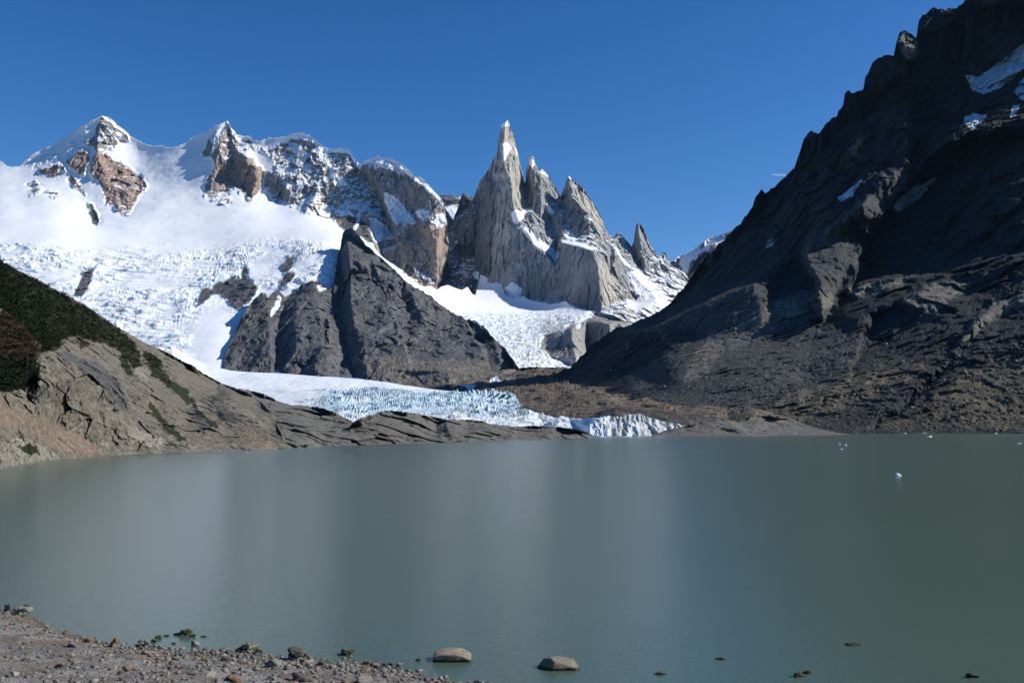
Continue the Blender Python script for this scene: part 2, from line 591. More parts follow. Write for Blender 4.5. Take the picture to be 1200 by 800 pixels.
# ================================================================== FAR RIDGES
def n_far(P, X, Y, t):
    x, y, z = P[..., 0], P[..., 1], P[..., 2]
    return -90 * ridged(x / 700, y / 700, z / 900, 5, 4), 0 * x


top = [(775, 318), (785, 311), (793, 303), (800, 299), (807, 297), (812, 293), (820, 288), (828, 282), (836, 278), (845, 275), (855, 272), (872, 266), (900, 262)]
ctrl = [[(770, 320, 11800), (800, 299, 11500), (836, 278, 11200), (900, 262, 11000)],
        [(770, 400, 11000), (900, 400, 10000)], [(800, 325, 11000), (815, 305, 10800), (826, 296, 10700), (840, 292, 10500)],
        [(806, 325, 11200), (822, 300, 11300)]]
spires = [[(806, 330), (809, 309), (812, 306), (816, 311), (819, 299), (822, 297), (826, 295), (830, 299), (834, 289), (838, 288), (850, 300), (850, 340), (806, 340)]]
o, *_ = relief('far_ridge', M_far, top, [(770, 380), (900, 380)], ctrl, 772, 900, .6, 110, n_far,
    dict(snow=lambda X, Y, P: np.clip(.75 - pmask(spires, X, Y, 2, 1.5), 0, 1)), back=3000, jag=1.5,
    offs=lambda X, Y: -260 * smooth(pmask(spires, X, Y, 3, 1)))
structure(o, 'distant snow crest with small brown spires behind the dark mountain', 'ridge')

top = [(500, 240), (514, 230), (519, 229), (528, 228), (535, 231), (545, 229), (560, 232), (575, 236)]
o, *_ = relief('far_ridge', M_far, top, [(500, 330), (575, 330)], [[(500, 235, 10500), (575, 235, 10700)], [(500, 340, 9600), (575, 340, 9900)]],
    500, 575, .6, 90, n_far, dict(snow=lambda X, Y, P: .42 + .25 * np.clip((Y - 232) / 20, 0, 1)), back=2500, jag=1.2)
structure(o, 'distant shaded snow ridge seen in the gap left of the tallest spire', 'ridge')

# ================================================================== SNOWY RANGE (with its ice cap and icefall)
RIDGE = [(-60, 205), (-30, 196), (0, 189), (3, 190), (8, 195), (15, 196), (24, 195), (28, 190), (31, 185), (40, 180), (48, 176), (58, 172), (66, 168), (75, 162), (84, 156), (92, 150), (100, 146), (107, 142), (113, 139), (120, 136), (128, 138), (133, 142), (138, 147), (145, 152), (152, 159), (160, 164), (170, 169), (180, 172), (190, 171), (197, 174), (207, 172), (218, 168), (223, 163), (232, 159), (240, 156), (245, 152), (252, 148), (260, 145), (266, 142), (269, 145), (271, 151), (275, 154), (277, 158), (285, 160), (292, 160), (298, 165), (305, 165), (315, 162), (325, 162), (335, 160), (345, 157), (353, 156), (362, 159), (369, 164), (376, 170), (382, 174), (390, 175), (400, 174), (409, 176), (411, 181), (416, 188), (422, 193), (424, 191), (428, 188), (436, 186), (442, 183), (450, 186), (458, 186), (466, 190), (474, 195), (482, 202), (485, 207), (493, 208), (498, 212), (503, 218), (510, 226), (515, 231), (520, 238), (522, 250), (524, 262), (526, 285)]
FOOT = [(-60, 320), (0, 335), (50, 360), (100, 390), (150, 415), (200, 440), (250, 452), (330, 450), (400, 380), (440, 340), (470, 338), (490, 348), (512, 346), (518, 322), (523, 302), (526, 288)]
CT = [
    [(-60, 205, 8600), (0, 189, 8500), (28, 190, 8400), (75, 162, 8400), (120, 136, 8350), (152, 159, 8350), (190, 171, 8180), (223, 163, 8080), (252, 148, 8060), (266, 142, 8100), (277, 158, 8080), (298, 165, 8050), (353, 156, 7950), (390, 175, 7800), (409, 176, 7750), (422, 193, 7700), (442, 183, 7450), (485, 207, 7300), (515, 231, 7150), (522, 250, 7120), (527, 285, 7100)],
    [(120, 137, 8320), (114, 170, 8090), (118, 205, 7830), (132, 230, 7600), (147, 253, 7380)],
    [(152, 163, 8440), (166, 205, 7980), (172, 222, 7760), (160, 245, 7500)],
    [(100, 171, 8180), (82, 195, 7980), (100, 228, 7700), (114, 262, 7330)],
    [(60, 180, 8330), (40, 205, 8050), (30, 235, 7560)],
    [(266, 143, 8080), (258, 170, 7880), (252, 200, 7740), (243, 232, 7560)],
    [(268, 160, 8060), (272, 185, 7900), (276, 215, 7760)],
    [(276, 175, 7900), (290, 185, 7730), (300, 210, 7640), (295, 233, 7520)],
    [(306, 195, 7790), (308, 225, 7680), (318, 245, 7560)],
    [(323, 192, 7780), (333, 215, 7600), (345, 243, 7430)],
    [(353, 163, 7900), (362, 190, 7720), (372, 225, 7500), (385, 262, 7280)],
    [(383, 178, 7780), (400, 212, 7560), (412, 235, 7420), (420, 262, 7260)],
    [(424, 195, 7700), (440, 225, 7580), (452, 255, 7420), (462, 284, 7230)],
    [(432, 200, 7480), (450, 228, 7330), (462, 262, 7180), (467, 284, 7100)],
    [(430, 240, 7420), (434, 262, 7260), (446, 296, 7120)],
    [(495, 214, 7260), (483, 240, 7300), (492, 270, 7130), (497, 300, 7010)],
    [(500, 222, 7180), (489, 243, 7160), (500, 268, 7020)],
    [(470, 290, 7060), (474, 318, 6960)], [(484, 285, 7060), (484, 325, 6920)], [(512, 285, 6960), (512, 335, 6860)],
    [(-60, 265, 7050), (0, 262, 6950), (60, 262, 6950), (114, 268, 7050), (180, 262, 7150), (250, 250, 7250), (300, 248, 7250), (350, 262, 6950), (396, 279, 6150), (412, 276, 6700), (428, 290, 6750)],
    [(-60, 285, 6500), (0, 283, 6400), (60, 281, 6380), (120, 288, 6400), (180, 293, 6400), (250, 290, 6400), (300, 285, 6350), (350, 290, 5950), (405, 300, 5650)],
    [(-60, 330, 5500), (0, 340, 5400), (100, 350, 5250), (200, 360, 5100), (235, 345, 5300), (280, 345, 5250), (345, 340, 5200), (390, 350, 5200)],
    [(60, 390, 4800), (150, 405, 4500), (200, 415, 4300), (250, 405, 4350), (300, 400, 4500)],
    [(-60, 470, 4200), (200, 450, 3950), (250, 452, 3800), (330, 452, 3800), (420, 400, 4700)],
    (527, 340, 6850), (500, 350, 6750), (470, 345, 6800), (440, 345, 6000),
]
R_ROCK = [
    [(117, 138), (121, 137), (126, 140), (131, 143), (136, 149), (143, 155), (152, 163), (154, 166), (146, 162), (139, 161), (135, 158), (139, 170), (136, 172), (130, 166), (133, 178), (127, 176), (120, 180), (113, 178), (108, 172), (98, 171), (101, 164), (108, 161), (112, 157), (112, 150), (115, 143)],
    [(108, 187), (110, 181), (117, 178), (127, 179), (131, 186), (135, 188), (141, 190), (150, 193), (155, 199), (160, 204), (166, 208), (172, 216), (170, 222), (165, 227), (160, 234), (155, 244), (151, 250), (146, 252), (140, 248), (133, 243), (126, 239), (122, 228), (118, 218), (116, 212), (109, 208), (105, 203), (106, 195)],
    [(78, 190), (86, 184), (92, 176), (96, 175), (104, 178), (105, 187), (101, 197), (98, 207), (92, 204), (86, 198), (80, 195)],
    [(46, 199), (55, 196), (66, 193), (73, 193), (79, 203), (74, 200), (69, 199), (69, 207), (62, 208), (55, 206), (48, 204)],
    [(79, 209), (84, 205), (91, 213), (96, 222), (101, 229), (99, 232), (90, 222), (83, 216)],
    [(30, 213), (36, 216), (42, 212), (50, 221), (44, 227), (36, 229), (32, 220)],
    [(56, 221), (66, 226), (75, 229), (70, 231), (60, 230), (54, 225)],
    [(104, 239), (108, 239), (114, 249), (117, 260), (114, 266), (107, 260), (104, 250)],
    [(104, 315), (111, 313), (109, 322), (105, 335), (96, 348), (85, 347), (91, 335), (97, 320)],
    [(266, 143), (271, 150), (274, 158), (277, 163), (284, 170), (292, 175), (290, 182), (297, 184), (300, 190), (308, 199), (307, 214), (306, 222), (300, 229), (293, 235), (287, 228), (282, 226), (277, 219), (271, 221), (268, 228), (271, 236), (265, 241), (257, 238), (248, 234), (241, 233), (240, 218), (242, 208), (249, 202), (252, 195), (250, 188), (246, 182), (238, 184), (238, 178), (241, 171), (245, 162), (251, 156), (258, 152), (263, 148)],
    [(281, 164), (290, 162), (297, 167), (303, 172), (318, 176), (340, 165), (353, 162), (362, 164), (372, 173), (384, 178), (408, 179), (420, 195), (432, 192), (442, 190), (470, 197), (484, 210), (500, 219), (513, 232), (520, 240), (530, 262), (530, 300), (520, 345), (495, 342), (470, 322), (455, 312), (445, 302), (437, 285), (405, 270), (395, 265), (385, 260), (372, 252), (360, 249), (352, 247), (345, 242), (335, 237), (322, 238), (315, 226), (309, 220), (308, 200), (318, 197), (324, 191), (312, 181), (298, 174), (288, 168)],
    # rock bands in the icefall
    [(231, 350), (235, 342), (241, 337), (246, 338), (252, 332), (262, 329), (272, 326), (282, 328), (283, 316), (286, 312), (290, 314), (289, 326), (296, 330), (303, 336), (300, 345), (293, 353), (285, 360), (277, 363), (270, 359), (268, 352), (258, 346), (250, 346), (243, 350), (240, 356), (233, 357)],
    [(332, 309), (338, 302), (344, 300), (345, 306), (341, 314), (334, 320), (331, 317)],
    [(330, 327), (337, 319), (344, 317), (347, 322), (342, 329), (335, 335), (330, 338), (327, 334)],
    [(436, 272), (440, 265), (446, 272), (444, 279), (438, 279)],
]
R_SNOW = [
    [(297, 177), (305, 180), (315, 186), (323, 192), (315, 199), (309, 199), (303, 190)],
    [(366, 163), (380, 174), (388, 193), (395, 203), (406, 211), (410, 218), (393, 219), (388, 208), (380, 190), (371, 178)],
    [(450, 226), (458, 227), (466, 234), (475, 243), (480, 250), (489, 261), (482, 263), (470, 258), (463, 262), (459, 256), (454, 245), (451, 238)],
    [(486, 248), (492, 245), (503, 246), (504, 255), (497, 259), (489, 255)],
    [(432, 255), (440, 257), (450, 262), (462, 278), (458, 281), (447, 283), (440, 285), (435, 275)],
    [(383, 243), (395, 245), (410, 247), (419, 254), (410, 253.5), (395, 249.5)],
    [(419, 238), (422.5, 238), (421.5, 262), (418, 269), (414, 269), (418.5, 256)],
    [(352, 190), (358, 187), (367, 201), (363, 204), (354, 200)],
    [(338, 167), (352, 170), (358, 178), (348, 182), (340, 176)],
    [(246, 163), (253, 157), (256, 165), (250, 178), (246, 182), (250, 172)],
    [(268, 222), (276, 219), (284, 227), (292, 236), (270, 240)],
    [(436, 190), (445, 187), (460, 190), (470, 198), (476, 206), (468, 204), (456, 198), (446, 196), (438, 199)],
    [(508, 255), (522, 246), (524, 262), (516, 268), (508, 264)],
    [(484, 310), (490, 318), (498, 322), (510, 326), (500, 327), (488, 322)],
]
R_BROWN = [R_ROCK[1], R_ROCK[2], R_ROCK[3], R_ROCK[4],
           [(248, 190), (275, 195), (284, 187), (305, 195), (308, 222), (295, 236), (282, 226), (268, 222), (262, 225), (252, 215)],
           [(446, 284), (466, 276), (486, 271), (500, 262), (527, 255), (530, 300), (516, 345), (494, 340), (475, 322), (458, 310)]]
RR = np.array(RIDGE, float)


def rock_cover(X, Y):
    m = pmask(R_ROCK, X, Y, 3.0, 2.2, 8)
    return m


def snow_range(X, Y, P):
    s = 1.0 - rock_cover(X, Y)
    s = np.maximum(s, pmask(R_SNOW, X, Y, 2.5, 1.6, 6, 21))
    below = Y - np.interp(X, RR[:, 0], RR[:, 1])
    cap = np.where((X > 278) & (X < 500), 4.5 + 3 * fbm(X / 9, 0 * X, 0 * X, 3, 5), 1.4)
    s = np.maximum(s, np.clip(.5 + (cap - below) / 4, 0, 1) * np.where((X > 150) | (X < 108) | (Y < 140), 1, 0))
    return s


def ice_zone(X, Y):
    z = smooth((Y - (276 + 10 * np.sin(X / 60))) / 12 + .2 * fbm(X / 30, Y / 14, 0 * X, 4, 6))
    fan = pmask([[(262, 348), (275, 365), (295, 370), (290, 385), (275, 400), (305, 432), (285, 440), (245, 438), (225, 425), (215, 400), (235, 370), (250, 352)]], X, Y, 8, 3)
    plateau = pmask([[(60, 262), (180, 262), (300, 250), (420, 282), (320, 284), (220, 296), (170, 292), (100, 283)]], X, Y, 10, 4)
    return np.clip(z - fan - plateau, 0, 1)


def n_range(P, X, Y, t):
    x, y, z = P[..., 0], P[..., 1], P[..., 2]
    rock = smooth(rock_cover(X, Y) * 1.4)
    icez = ice_zone(X, Y)
    r = (ridged(x / 330, y / 330, z / 620, 6, 11, .55) - .35)
    rib = fbm(x / 130, y / 300, z / 500, 4, 12)
    soft = fbm(x / 420, y / 420, z / 420, 5, 13, .42)
    fine = ridged(x / 75, y / 180, z / 230, 5, 19, .6) - .35
    fc = facets(x / 95, y / 130, z / 190, 1, 181, .3) * 44 + facets(x / 36, y / 60, z / 80, 1, 182, .3) * 14
    d = -(70 * r + 26 * rib + 22 * fine + fc) * rock - 38 * soft * (1 - rock)
    wx = x + 60 * fbm(x / 240, y / 240, z / 240, 3, 18)
    zone = smooth(.5 + 1.1 * fbm(x / 260, y / 420, z / 260, 4, 17, .55))
    crev = .55 * (ridged(wx / 120, y / 70, z / 50, 6, 14, .62) - .3) + .75 * (ridged(wx / 330, (y + .25 * wx) / 62, z / 300, 4, 20, .6) - .4)
    dz = icez * ((8 + 38 * zone) * crev + 9 * soft) * (1 - rock)
    # hanging ice along the first peak's left shoulder
    sh = pmask([[(30, 188), (75, 165), (108, 146), (112, 160), (98, 172), (84, 182), (60, 192), (40, 200)]], X, Y, 6, 2)
    d = d - sh * 26 * fbm(x / 60, y / 60, z / 60, 4, 16)
    return d, dz


o, PR, XR, YR = relief('snowy_range', M_range, RIDGE, FOOT, CT, -60, 526, .78, 370, n_range, dict(
    snow=lambda X, Y, P: np.clip(snow_range(X, Y, P) - .80 * ice_zone(X, Y) * (1 - rock_cover(X, Y)), 0, 1),
    ice=lambda X, Y, P: (1 - rock_cover(X, Y)),
    slate=lambda X, Y, P: pmask([R_ROCK[k] for k in (7, 8, 11, 12, 13)] + [[(396, 264), (410, 254), (428, 260), (438, 284), (436, 296), (400, 282)]], X, Y, 2, 2),
    brown=lambda X, Y, P: np.where(X > 430, .55, 1.0) * pmask(R_BROWN, X, Y, 4, 3),
    dirt=lambda X, Y, P: (1 - rock_cover(X, Y)) * np.clip(.36 * ice_zone(X, Y) + .5 * pmask([[(290, 300), (350, 285), (400, 290), (400, 330), (350, 345), (310, 330)]], X, Y, 15, 4) * .6 + .55 * pmask([[(232, 412), (250, 400), (265, 404), (270, 425), (280, 436), (255, 432)]], X, Y, 5, 2), 0, .62),
    dust=lambda X, Y, P: np.where(X > 300, .44, .34) - .25 * pmask(R_BROWN, X, Y, 5, 2) - 2 * pmask([R_ROCK[k] for k in (7, 8, 11, 12, 13)] + [[(396, 256), (440, 258), (448, 304), (430, 292), (400, 276)]], X, Y, 3, 2)),
    back=3500, jag=.8, jagscale=5, soft=2, softer=(11, lambda X, Y: 1 - boxblur(rock_cover(X, Y), 4)))
structure(o, 'snow covered mountain range with brown rock faces and a broad icefall', 'mountain')

# ================================================================== GRANITE SPIRES
TOP_G = [(512, 238), (519, 240), (523, 246), (528, 254), (531, 258), (534, 250), (537, 243), (540, 232), (543.5, 224), (547, 232), (551, 236), (554, 236), (556, 230), (562, 213), (567, 207), (572, 200), (574, 196), (577, 188), (581.5, 183), (583, 177), (583.5, 170), (585, 160), (587, 152), (588, 146), (590, 145), (593, 144), (595, 141.5), (597, 145), (598, 150), (601, 157), (603, 165), (605, 172), (606, 178), (608, 186), (609, 192), (611, 200), (613.5, 206), (615, 215), (616, 212), (617, 199), (619, 193), (620, 185), (623, 182), (626, 185), (627, 192), (630, 197), (632.5, 202), (635, 199), (639, 200.6), (640.6, 205), (644, 207.5), (646, 212.5), (650, 218), (654, 226), (657, 231), (658.5, 227.5), (661, 220), (664, 212.5), (666, 206), (669, 209), (673, 212), (678, 217), (684, 221), (687, 227), (692.5, 235), (700, 245), (706, 259), (709, 269), (714, 275), (719, 280), (722.5, 274), (727.5, 275), (734, 282), (740, 289), (742.5, 285), (744, 272.5), (746, 262.5), (750, 262), (754, 267.5), (757.5, 277.5), (761, 287.5), (767.5, 295), (771, 302), (774, 300), (776, 296), (779.5, 296), (782.5, 305), (786, 307.5), (788, 307), (793.5, 306), (798, 313), (802.5, 320), (806, 326), (815, 332), (830, 340)]
BOT_G = [(512, 350), (560, 350), (600, 362), (640, 366), (680, 374), (700, 384), (720, 400), (760, 400), (800, 380), (830, 370)]
CG = [
    # spire left of the tower, shaded wall
    [(512, 238, 8250), (531, 258, 8300), (543.5, 224, 8450), (551, 236, 8500), (556, 230, 8500)],
    [(512, 300, 8000), (530, 300, 7950), (545, 300, 8150), (556, 300, 8150)], [(512, 350, 7400), (535, 345, 7450), (556, 345, 7600)],
    [(537, 285, 8050), (537, 320, 7750), (540, 335, 7600)],
    # the tower: left skyline, dividing edge, right skyline
    [(556, 230, 8300), (567, 207, 8180), (577, 188, 8120), (583, 172, 8080), (588, 146, 7960), (593, 143.5, 7930), (597, 145, 7990), (603, 165, 8120), (609, 192, 8220), (615, 215, 8300)],
    [(592, 146, 7900), (589, 171, 7850), (590, 189, 7810), (593, 201, 7780), (598, 211, 7740), (600, 225, 7700), (602, 240, 7660), (604, 248, 7630)],
    [(605, 225, 7860), (609, 205, 7980), (604, 180, 7960)],
    [(612, 243, 7860), (618, 243, 7960), (618, 225, 8150)],
    [(575, 235, 7860), (572, 280, 7720), (575, 328, 7530)],
    [(562, 250, 8120), (557, 290, 8080), (560, 322, 7780)],
    [(595, 260, 7640), (598, 300, 7480), (600, 345, 7250)],
    # second spire
    [(617, 199, 8150), (623, 182, 8090), (630, 197, 8120), (640, 203, 8180), (650, 218, 8200), (657, 231, 8200)],
    [(622, 195, 8060), (625, 220, 7960), (624, 245, 7860)],
    [(634, 205, 8020), (631, 225, 7860), (634, 240, 7800), (630, 255, 7760)],
    [(640, 215, 8010), (644, 240, 7900), (650, 255, 7820), (655, 280, 7660), (652, 296, 7560)],
    [(615, 252, 7700), (622, 250, 7690), (630, 265, 7640), (640, 283, 7560)],
    [(638, 245, 7860), (645, 258, 7900)],
    [(612, 268, 7560), (625, 284, 7480), (640, 296, 7420), (651, 308, 7340)],
    [(616, 272, 7480), (628, 288, 7390), (642, 300, 7300), (650, 312, 7230)],
    # third spire
    [(658, 229, 8020), (666, 206, 7960), (678, 217, 8050), (692, 235, 8080), (706, 259, 8050), (719, 280, 7950)],
    [(666, 210, 7930), (670, 230, 7800), (690, 252, 7640), (700, 268, 7560)],
    [(661, 240, 7980), (668, 262, 7700), (676, 278, 7560)], [(684, 240, 7900), (697, 258, 7800)],
    [(655, 255, 7780), (660, 275, 7600)], [(690, 275, 7480), (702, 285, 7360), (715, 300, 7350)],
    # the square buttress in front
    [(657, 284, 7330), (668, 286, 7180), (682, 289, 6960), (693, 293, 6800), (700, 309, 6690), (703, 334, 6600), (705, 358, 6500)],
    [(657, 281, 7500), (675, 284, 7330), (695, 289, 7120)],
    [(656, 310, 7180), (660, 352, 7000)], [(635, 310, 7300), (632, 352, 7150)], [(685, 320, 6800), (685, 362, 6700)],
    [(712, 300, 7050), (714, 330, 6860), (716, 356, 6650)], [(705, 300, 7000), (710, 320, 6900)],
    # right arm with the snow slope
    [(719, 281, 7800), (728, 300, 7500), (740, 318, 7350), (752, 332, 7200), (770, 350, 7000), (787, 362, 6850)],
    [(722, 300, 7260), (732, 325, 7120), (736, 350, 6850)], [(728, 310, 7420), (738, 335, 7200), (745, 355, 6980)],
    [(727, 276, 7900), (734, 290, 7780), (745, 305, 7650), (757, 318, 7560), (770, 332, 7450), (785, 348, 7250)],
    [(740, 289, 7860), (748, 262, 7820), (757, 278, 7920), (768, 296, 7950), (778, 296, 7900), (786, 308, 7950), (798, 313, 7900), (815, 332, 7850)],
    [(749, 275, 7740), (752, 295, 7640), (758, 310, 7560)], [(778, 305, 7780), (785, 325, 7600), (800, 345, 7350)],
    [(512, 365, 7200), (600, 372, 6900), (660, 380, 6500), (700, 395, 6000), (760, 405, 5900), (830, 400, 6200)],
    [(705, 368, 6350), (725, 375, 6200), (745, 370, 6450)], (830, 340, 7800),
]
G_SNOW = [
    [(611, 270), (614, 266), (617, 266), (624, 273), (637.5, 284), (655, 296), (653, 304), (651, 308), (645, 299), (637, 293), (625.5, 286), (618, 278)],
    [(599, 248), (604, 246), (612, 247), (620, 243), (615, 251), (613, 256), (607, 263), (600, 259)], [(605, 266), (612, 264), (610, 269), (605, 269)],
    [(662, 269), (668, 273), (674, 277), (674, 283), (663, 281), (661, 275)],
    [(657, 282), (668, 282), (682, 285), (701, 291), (690, 292.5), (675, 289), (659, 285)],
    [(718, 286), (722, 290), (728, 299), (736, 309), (748, 317), (760, 329), (775, 342), (788, 356), (784, 362), (770, 359), (760, 361), (745, 363), (734, 359), (734, 350), (745, 354), (749, 346), (743, 335), (738, 325), (733, 315), (729, 305), (723, 296)],
    [(787, 343), (793, 340), (797, 342), (792, 347)], [(770, 318), (778, 320), (782, 326), (776, 326)],
    [(640, 237), (645, 243), (650, 250), (647, 251), (641, 245)], [(684, 252), (692, 256), (694, 259), (686, 256)],
    [(586, 146), (590, 143), (596, 140), (598, 146), (594, 148), (590, 149), (586, 152)],
    [(618, 190), (620, 184), (623, 181), (627, 186), (627.5, 193), (624, 196), (620, 194)],
    [(588, 168), (594, 166), (600, 173), (596, 180), (594, 184), (590, 190), (589, 180)],
    [(603, 172), (607, 178), (609, 184), (606, 183)], [(664, 207), (667, 204), (673, 211), (668, 210)],
    [(632, 200), (636, 197.5), (642, 202), (645, 209), (640, 206), (635, 203)],
    [(600, 330), (612, 338), (609, 350), (596, 347), (590, 338)], [(555, 318), (562, 320), (560, 328), (556, 326)],
]
G_ISL = [[(732, 311), (740, 314), (743, 318), (736, 317)], [(756, 336), (762, 335), (772, 345), (770, 350), (762, 345)]]
G_TAN = [[(589, 150), (598, 148), (606, 178), (616, 222), (618, 244), (604, 248), (598, 211), (590, 190)],
         [(673, 213), (692, 235), (708, 262), (706, 275), (690, 250), (670, 230)],
         [(700, 300), (706, 330), (708, 360), (760, 385), (780, 365), (735, 355), (720, 320)]]
G_SHADE = [[(510, 230), (556, 228), (560, 300), (560, 340), (512, 345)], [(550, 242), (562, 212), (573, 198), (580, 214), (579, 260), (575, 322), (552, 328)]]  # walls left of the tower whose shade is put into the rock colour


def n_gran(P, X, Y, t):
    x, y, z = P[..., 0], P[..., 1], P[..., 2]
    sn = pmask(G_SNOW, X, Y, 3, 1)
    wall = pmask([[(600, 270), (655, 308), (657, 286), (692, 294), (704, 335), (706, 362), (600, 352)]], X, Y, 6, 1)
    col = fbm(x / 45, y / 90, z / 700, 4, 31)
    r = ridged(x / 210, y / 210, z / 520, 6, 32, .56) - .35
    tw = pmask([[(560, 235), (590, 150), (600, 150), (618, 245), (600, 345), (560, 325)]], X, Y, 8, 1)
    crack = ridged(x / 26, y / 60, z / 330, 4, 36, .6) - .35
    fc = facets(x / 55, y / 90, z / 300, 1, 183, .35) * 42 + facets(x / 22, y / 40, z / 110, 1, 184, .3) * 11
    d = -((56 * r + fc) * (1 - .6 * wall - .3 * tw) + 18 * col + 10 * crack)
    rt = smooth((X - 712) / 20)
    d = d - 45 * rt * (ridged(x / 110, y / 160, z / 260, 4, 33) - .3)
    return d * (1 - .75 * sn) - sn * 6, 0 * x


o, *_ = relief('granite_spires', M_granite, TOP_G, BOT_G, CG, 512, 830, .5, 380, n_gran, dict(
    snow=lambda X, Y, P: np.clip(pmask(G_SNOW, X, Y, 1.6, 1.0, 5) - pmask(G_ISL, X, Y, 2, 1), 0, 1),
    tan=lambda X, Y, P: pmask(G_TAN, X, Y, 4, 2), dark=lambda X, Y, P: .8 * pmask(G_SHADE, X, Y, 6, 3) * 1.25,
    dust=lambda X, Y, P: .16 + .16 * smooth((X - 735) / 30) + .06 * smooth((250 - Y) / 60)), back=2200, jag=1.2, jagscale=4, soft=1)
structure(o, 'group of pale granite spires, one tall needle with snow cap', 'mountain')

# ================================================================== UPPER ICE BELOW THE SPIRES
TOP_U = [(420, 306), (428, 296), (432, 284), (440, 292), (447, 300), (460, 310), (470, 318), (478, 326), (488, 331), (495, 336), (505, 335), (512, 340), (517, 336), (525, 334), (532, 337), (541, 340), (548, 336), (553, 344), (557, 346), (560, 335), (563, 322), (570, 325), (580, 330), (588, 334), (592, 345), (600, 349), (608, 349), (613, 347), (620, 352), (632, 354), (645, 357), (655, 355), (663, 353), (668, 358), (680, 363), (695, 365), (705, 366), (720, 370), (740, 380), (760, 385)]
BOT_U = [(420, 320), (470, 345), (520, 385), (560, 415), (600, 440), (640, 440), (680, 440), (760, 430)]
CU = [
    [(420, 284, 6680), (447, 300, 6680), (478, 326, 6650), (512, 340, 6680), (530, 336, 7300), (541, 340, 7350), (553, 344, 7400), (563, 322, 7800), (580, 330, 7620), (592, 345, 7250), (620, 352, 7010), (645, 357, 6800), (668, 358, 6650), (705, 366, 6380), (740, 380, 6150), (765, 385, 6000)],
    [(420, 330, 6000), (470, 345, 6000), (500, 350, 6250), (530, 350, 6800), (560, 352, 7050), (580, 355, 6950), (610, 366, 6680), (640, 371, 6600), (690, 369, 6460), (712, 372, 6250)],
    [(520, 385, 5600), (560, 378, 5950), (600, 388, 5850), (632, 390, 5800), (655, 387, 5780), (678, 379, 5950), (700, 376, 5900), (720, 378, 5900)],
    [(560, 420, 4800), (600, 418, 4900), (630, 410, 5050), (645, 418, 4950), (668, 420, 4850)],
    [(590, 442, 4400), (640, 442, 4450), (690, 442, 4500)],
    [(640, 388, 5560), (660, 388, 5380), (662, 425, 4900)], [(670, 384, 5300), (681, 388, 5420), (684, 425, 4900)],
    [(686, 378, 6000), (689, 410, 5850)], [(715, 380, 5600), (715, 420, 5250)],
    [(663, 392, 5200), (670, 388, 5160), (676, 425, 4780)],
]
U_ROCK = [[(660, 395), (664, 384), (670, 380), (678, 386), (682, 390), (684, 405), (684, 418), (678, 426), (668, 433), (660, 428), (658, 415)],
          [(634, 402), (640, 392), (652, 388), (660, 392), (658, 412), (659, 427), (650, 424), (642, 414), (634, 408)],
          [(678, 388), (682, 378), (690, 373), (700, 371), (715, 372), (735, 378), (765, 384), (765, 440), (684, 440), (683, 410)],
          [(700, 362), (725, 366), (765, 380), (765, 400), (720, 388), (700, 376), (690, 368)]]


def n_up(P, X, Y, t):
    x, y, z = P[..., 0], P[..., 1], P[..., 2]
    rk = smooth(pmask(U_ROCK, X, Y, 3, 1.5) * 1.3)
    fall = smooth((Y - 362) / 14 + .25 * fbm(X / 25, Y / 12, 0 * X, 3, 44)) * (1 - rk)
    crev = ridged(x / 62, y / 55, z / 45, 5, 41, .6) - .3
    d = -rk * (44 * (ridged(x / 90, y / 140, z / 260, 5, 42) - .3) + 30 * facets(x / 45, y / 80, z / 110, 1, 45, .3))
    return d, (3 + 19 * fall) * crev * (1 - rk)


o, *_ = relief('upper_glacier', M_upper_ice, TOP_U, BOT_U, CU, 420, 765, .6, 260, n_up, dict(
    rock=lambda X, Y, P: pmask(U_ROCK, X, Y, 2.5, 1.6, 6), clean=lambda X, Y, P: .8 - pmask(U_ROCK, X, Y, 2.5, 1.6, 6),
    snow=lambda X, Y, P: np.clip(.9 - .75 * smooth((Y - 358) / 18), 0, 1) + .35 * smooth((Y - 412) / 12),
    dirt=lambda X, Y, P: np.clip(.40 * smooth((Y - 362) / 15) * smooth((X - 560) / 50) + .2 * pmask([[(640, 376), (690, 376), (668, 430), (630, 415)]], X, Y, 8, 3), 0, .55)), soft=2, softer=(9, lambda X, Y: 1 - boxblur(pmask(U_ROCK, X, Y, 3, 1.5), 3)))
structure(o, 'crevassed glacier and icefall below the granite spires', 'glacier')

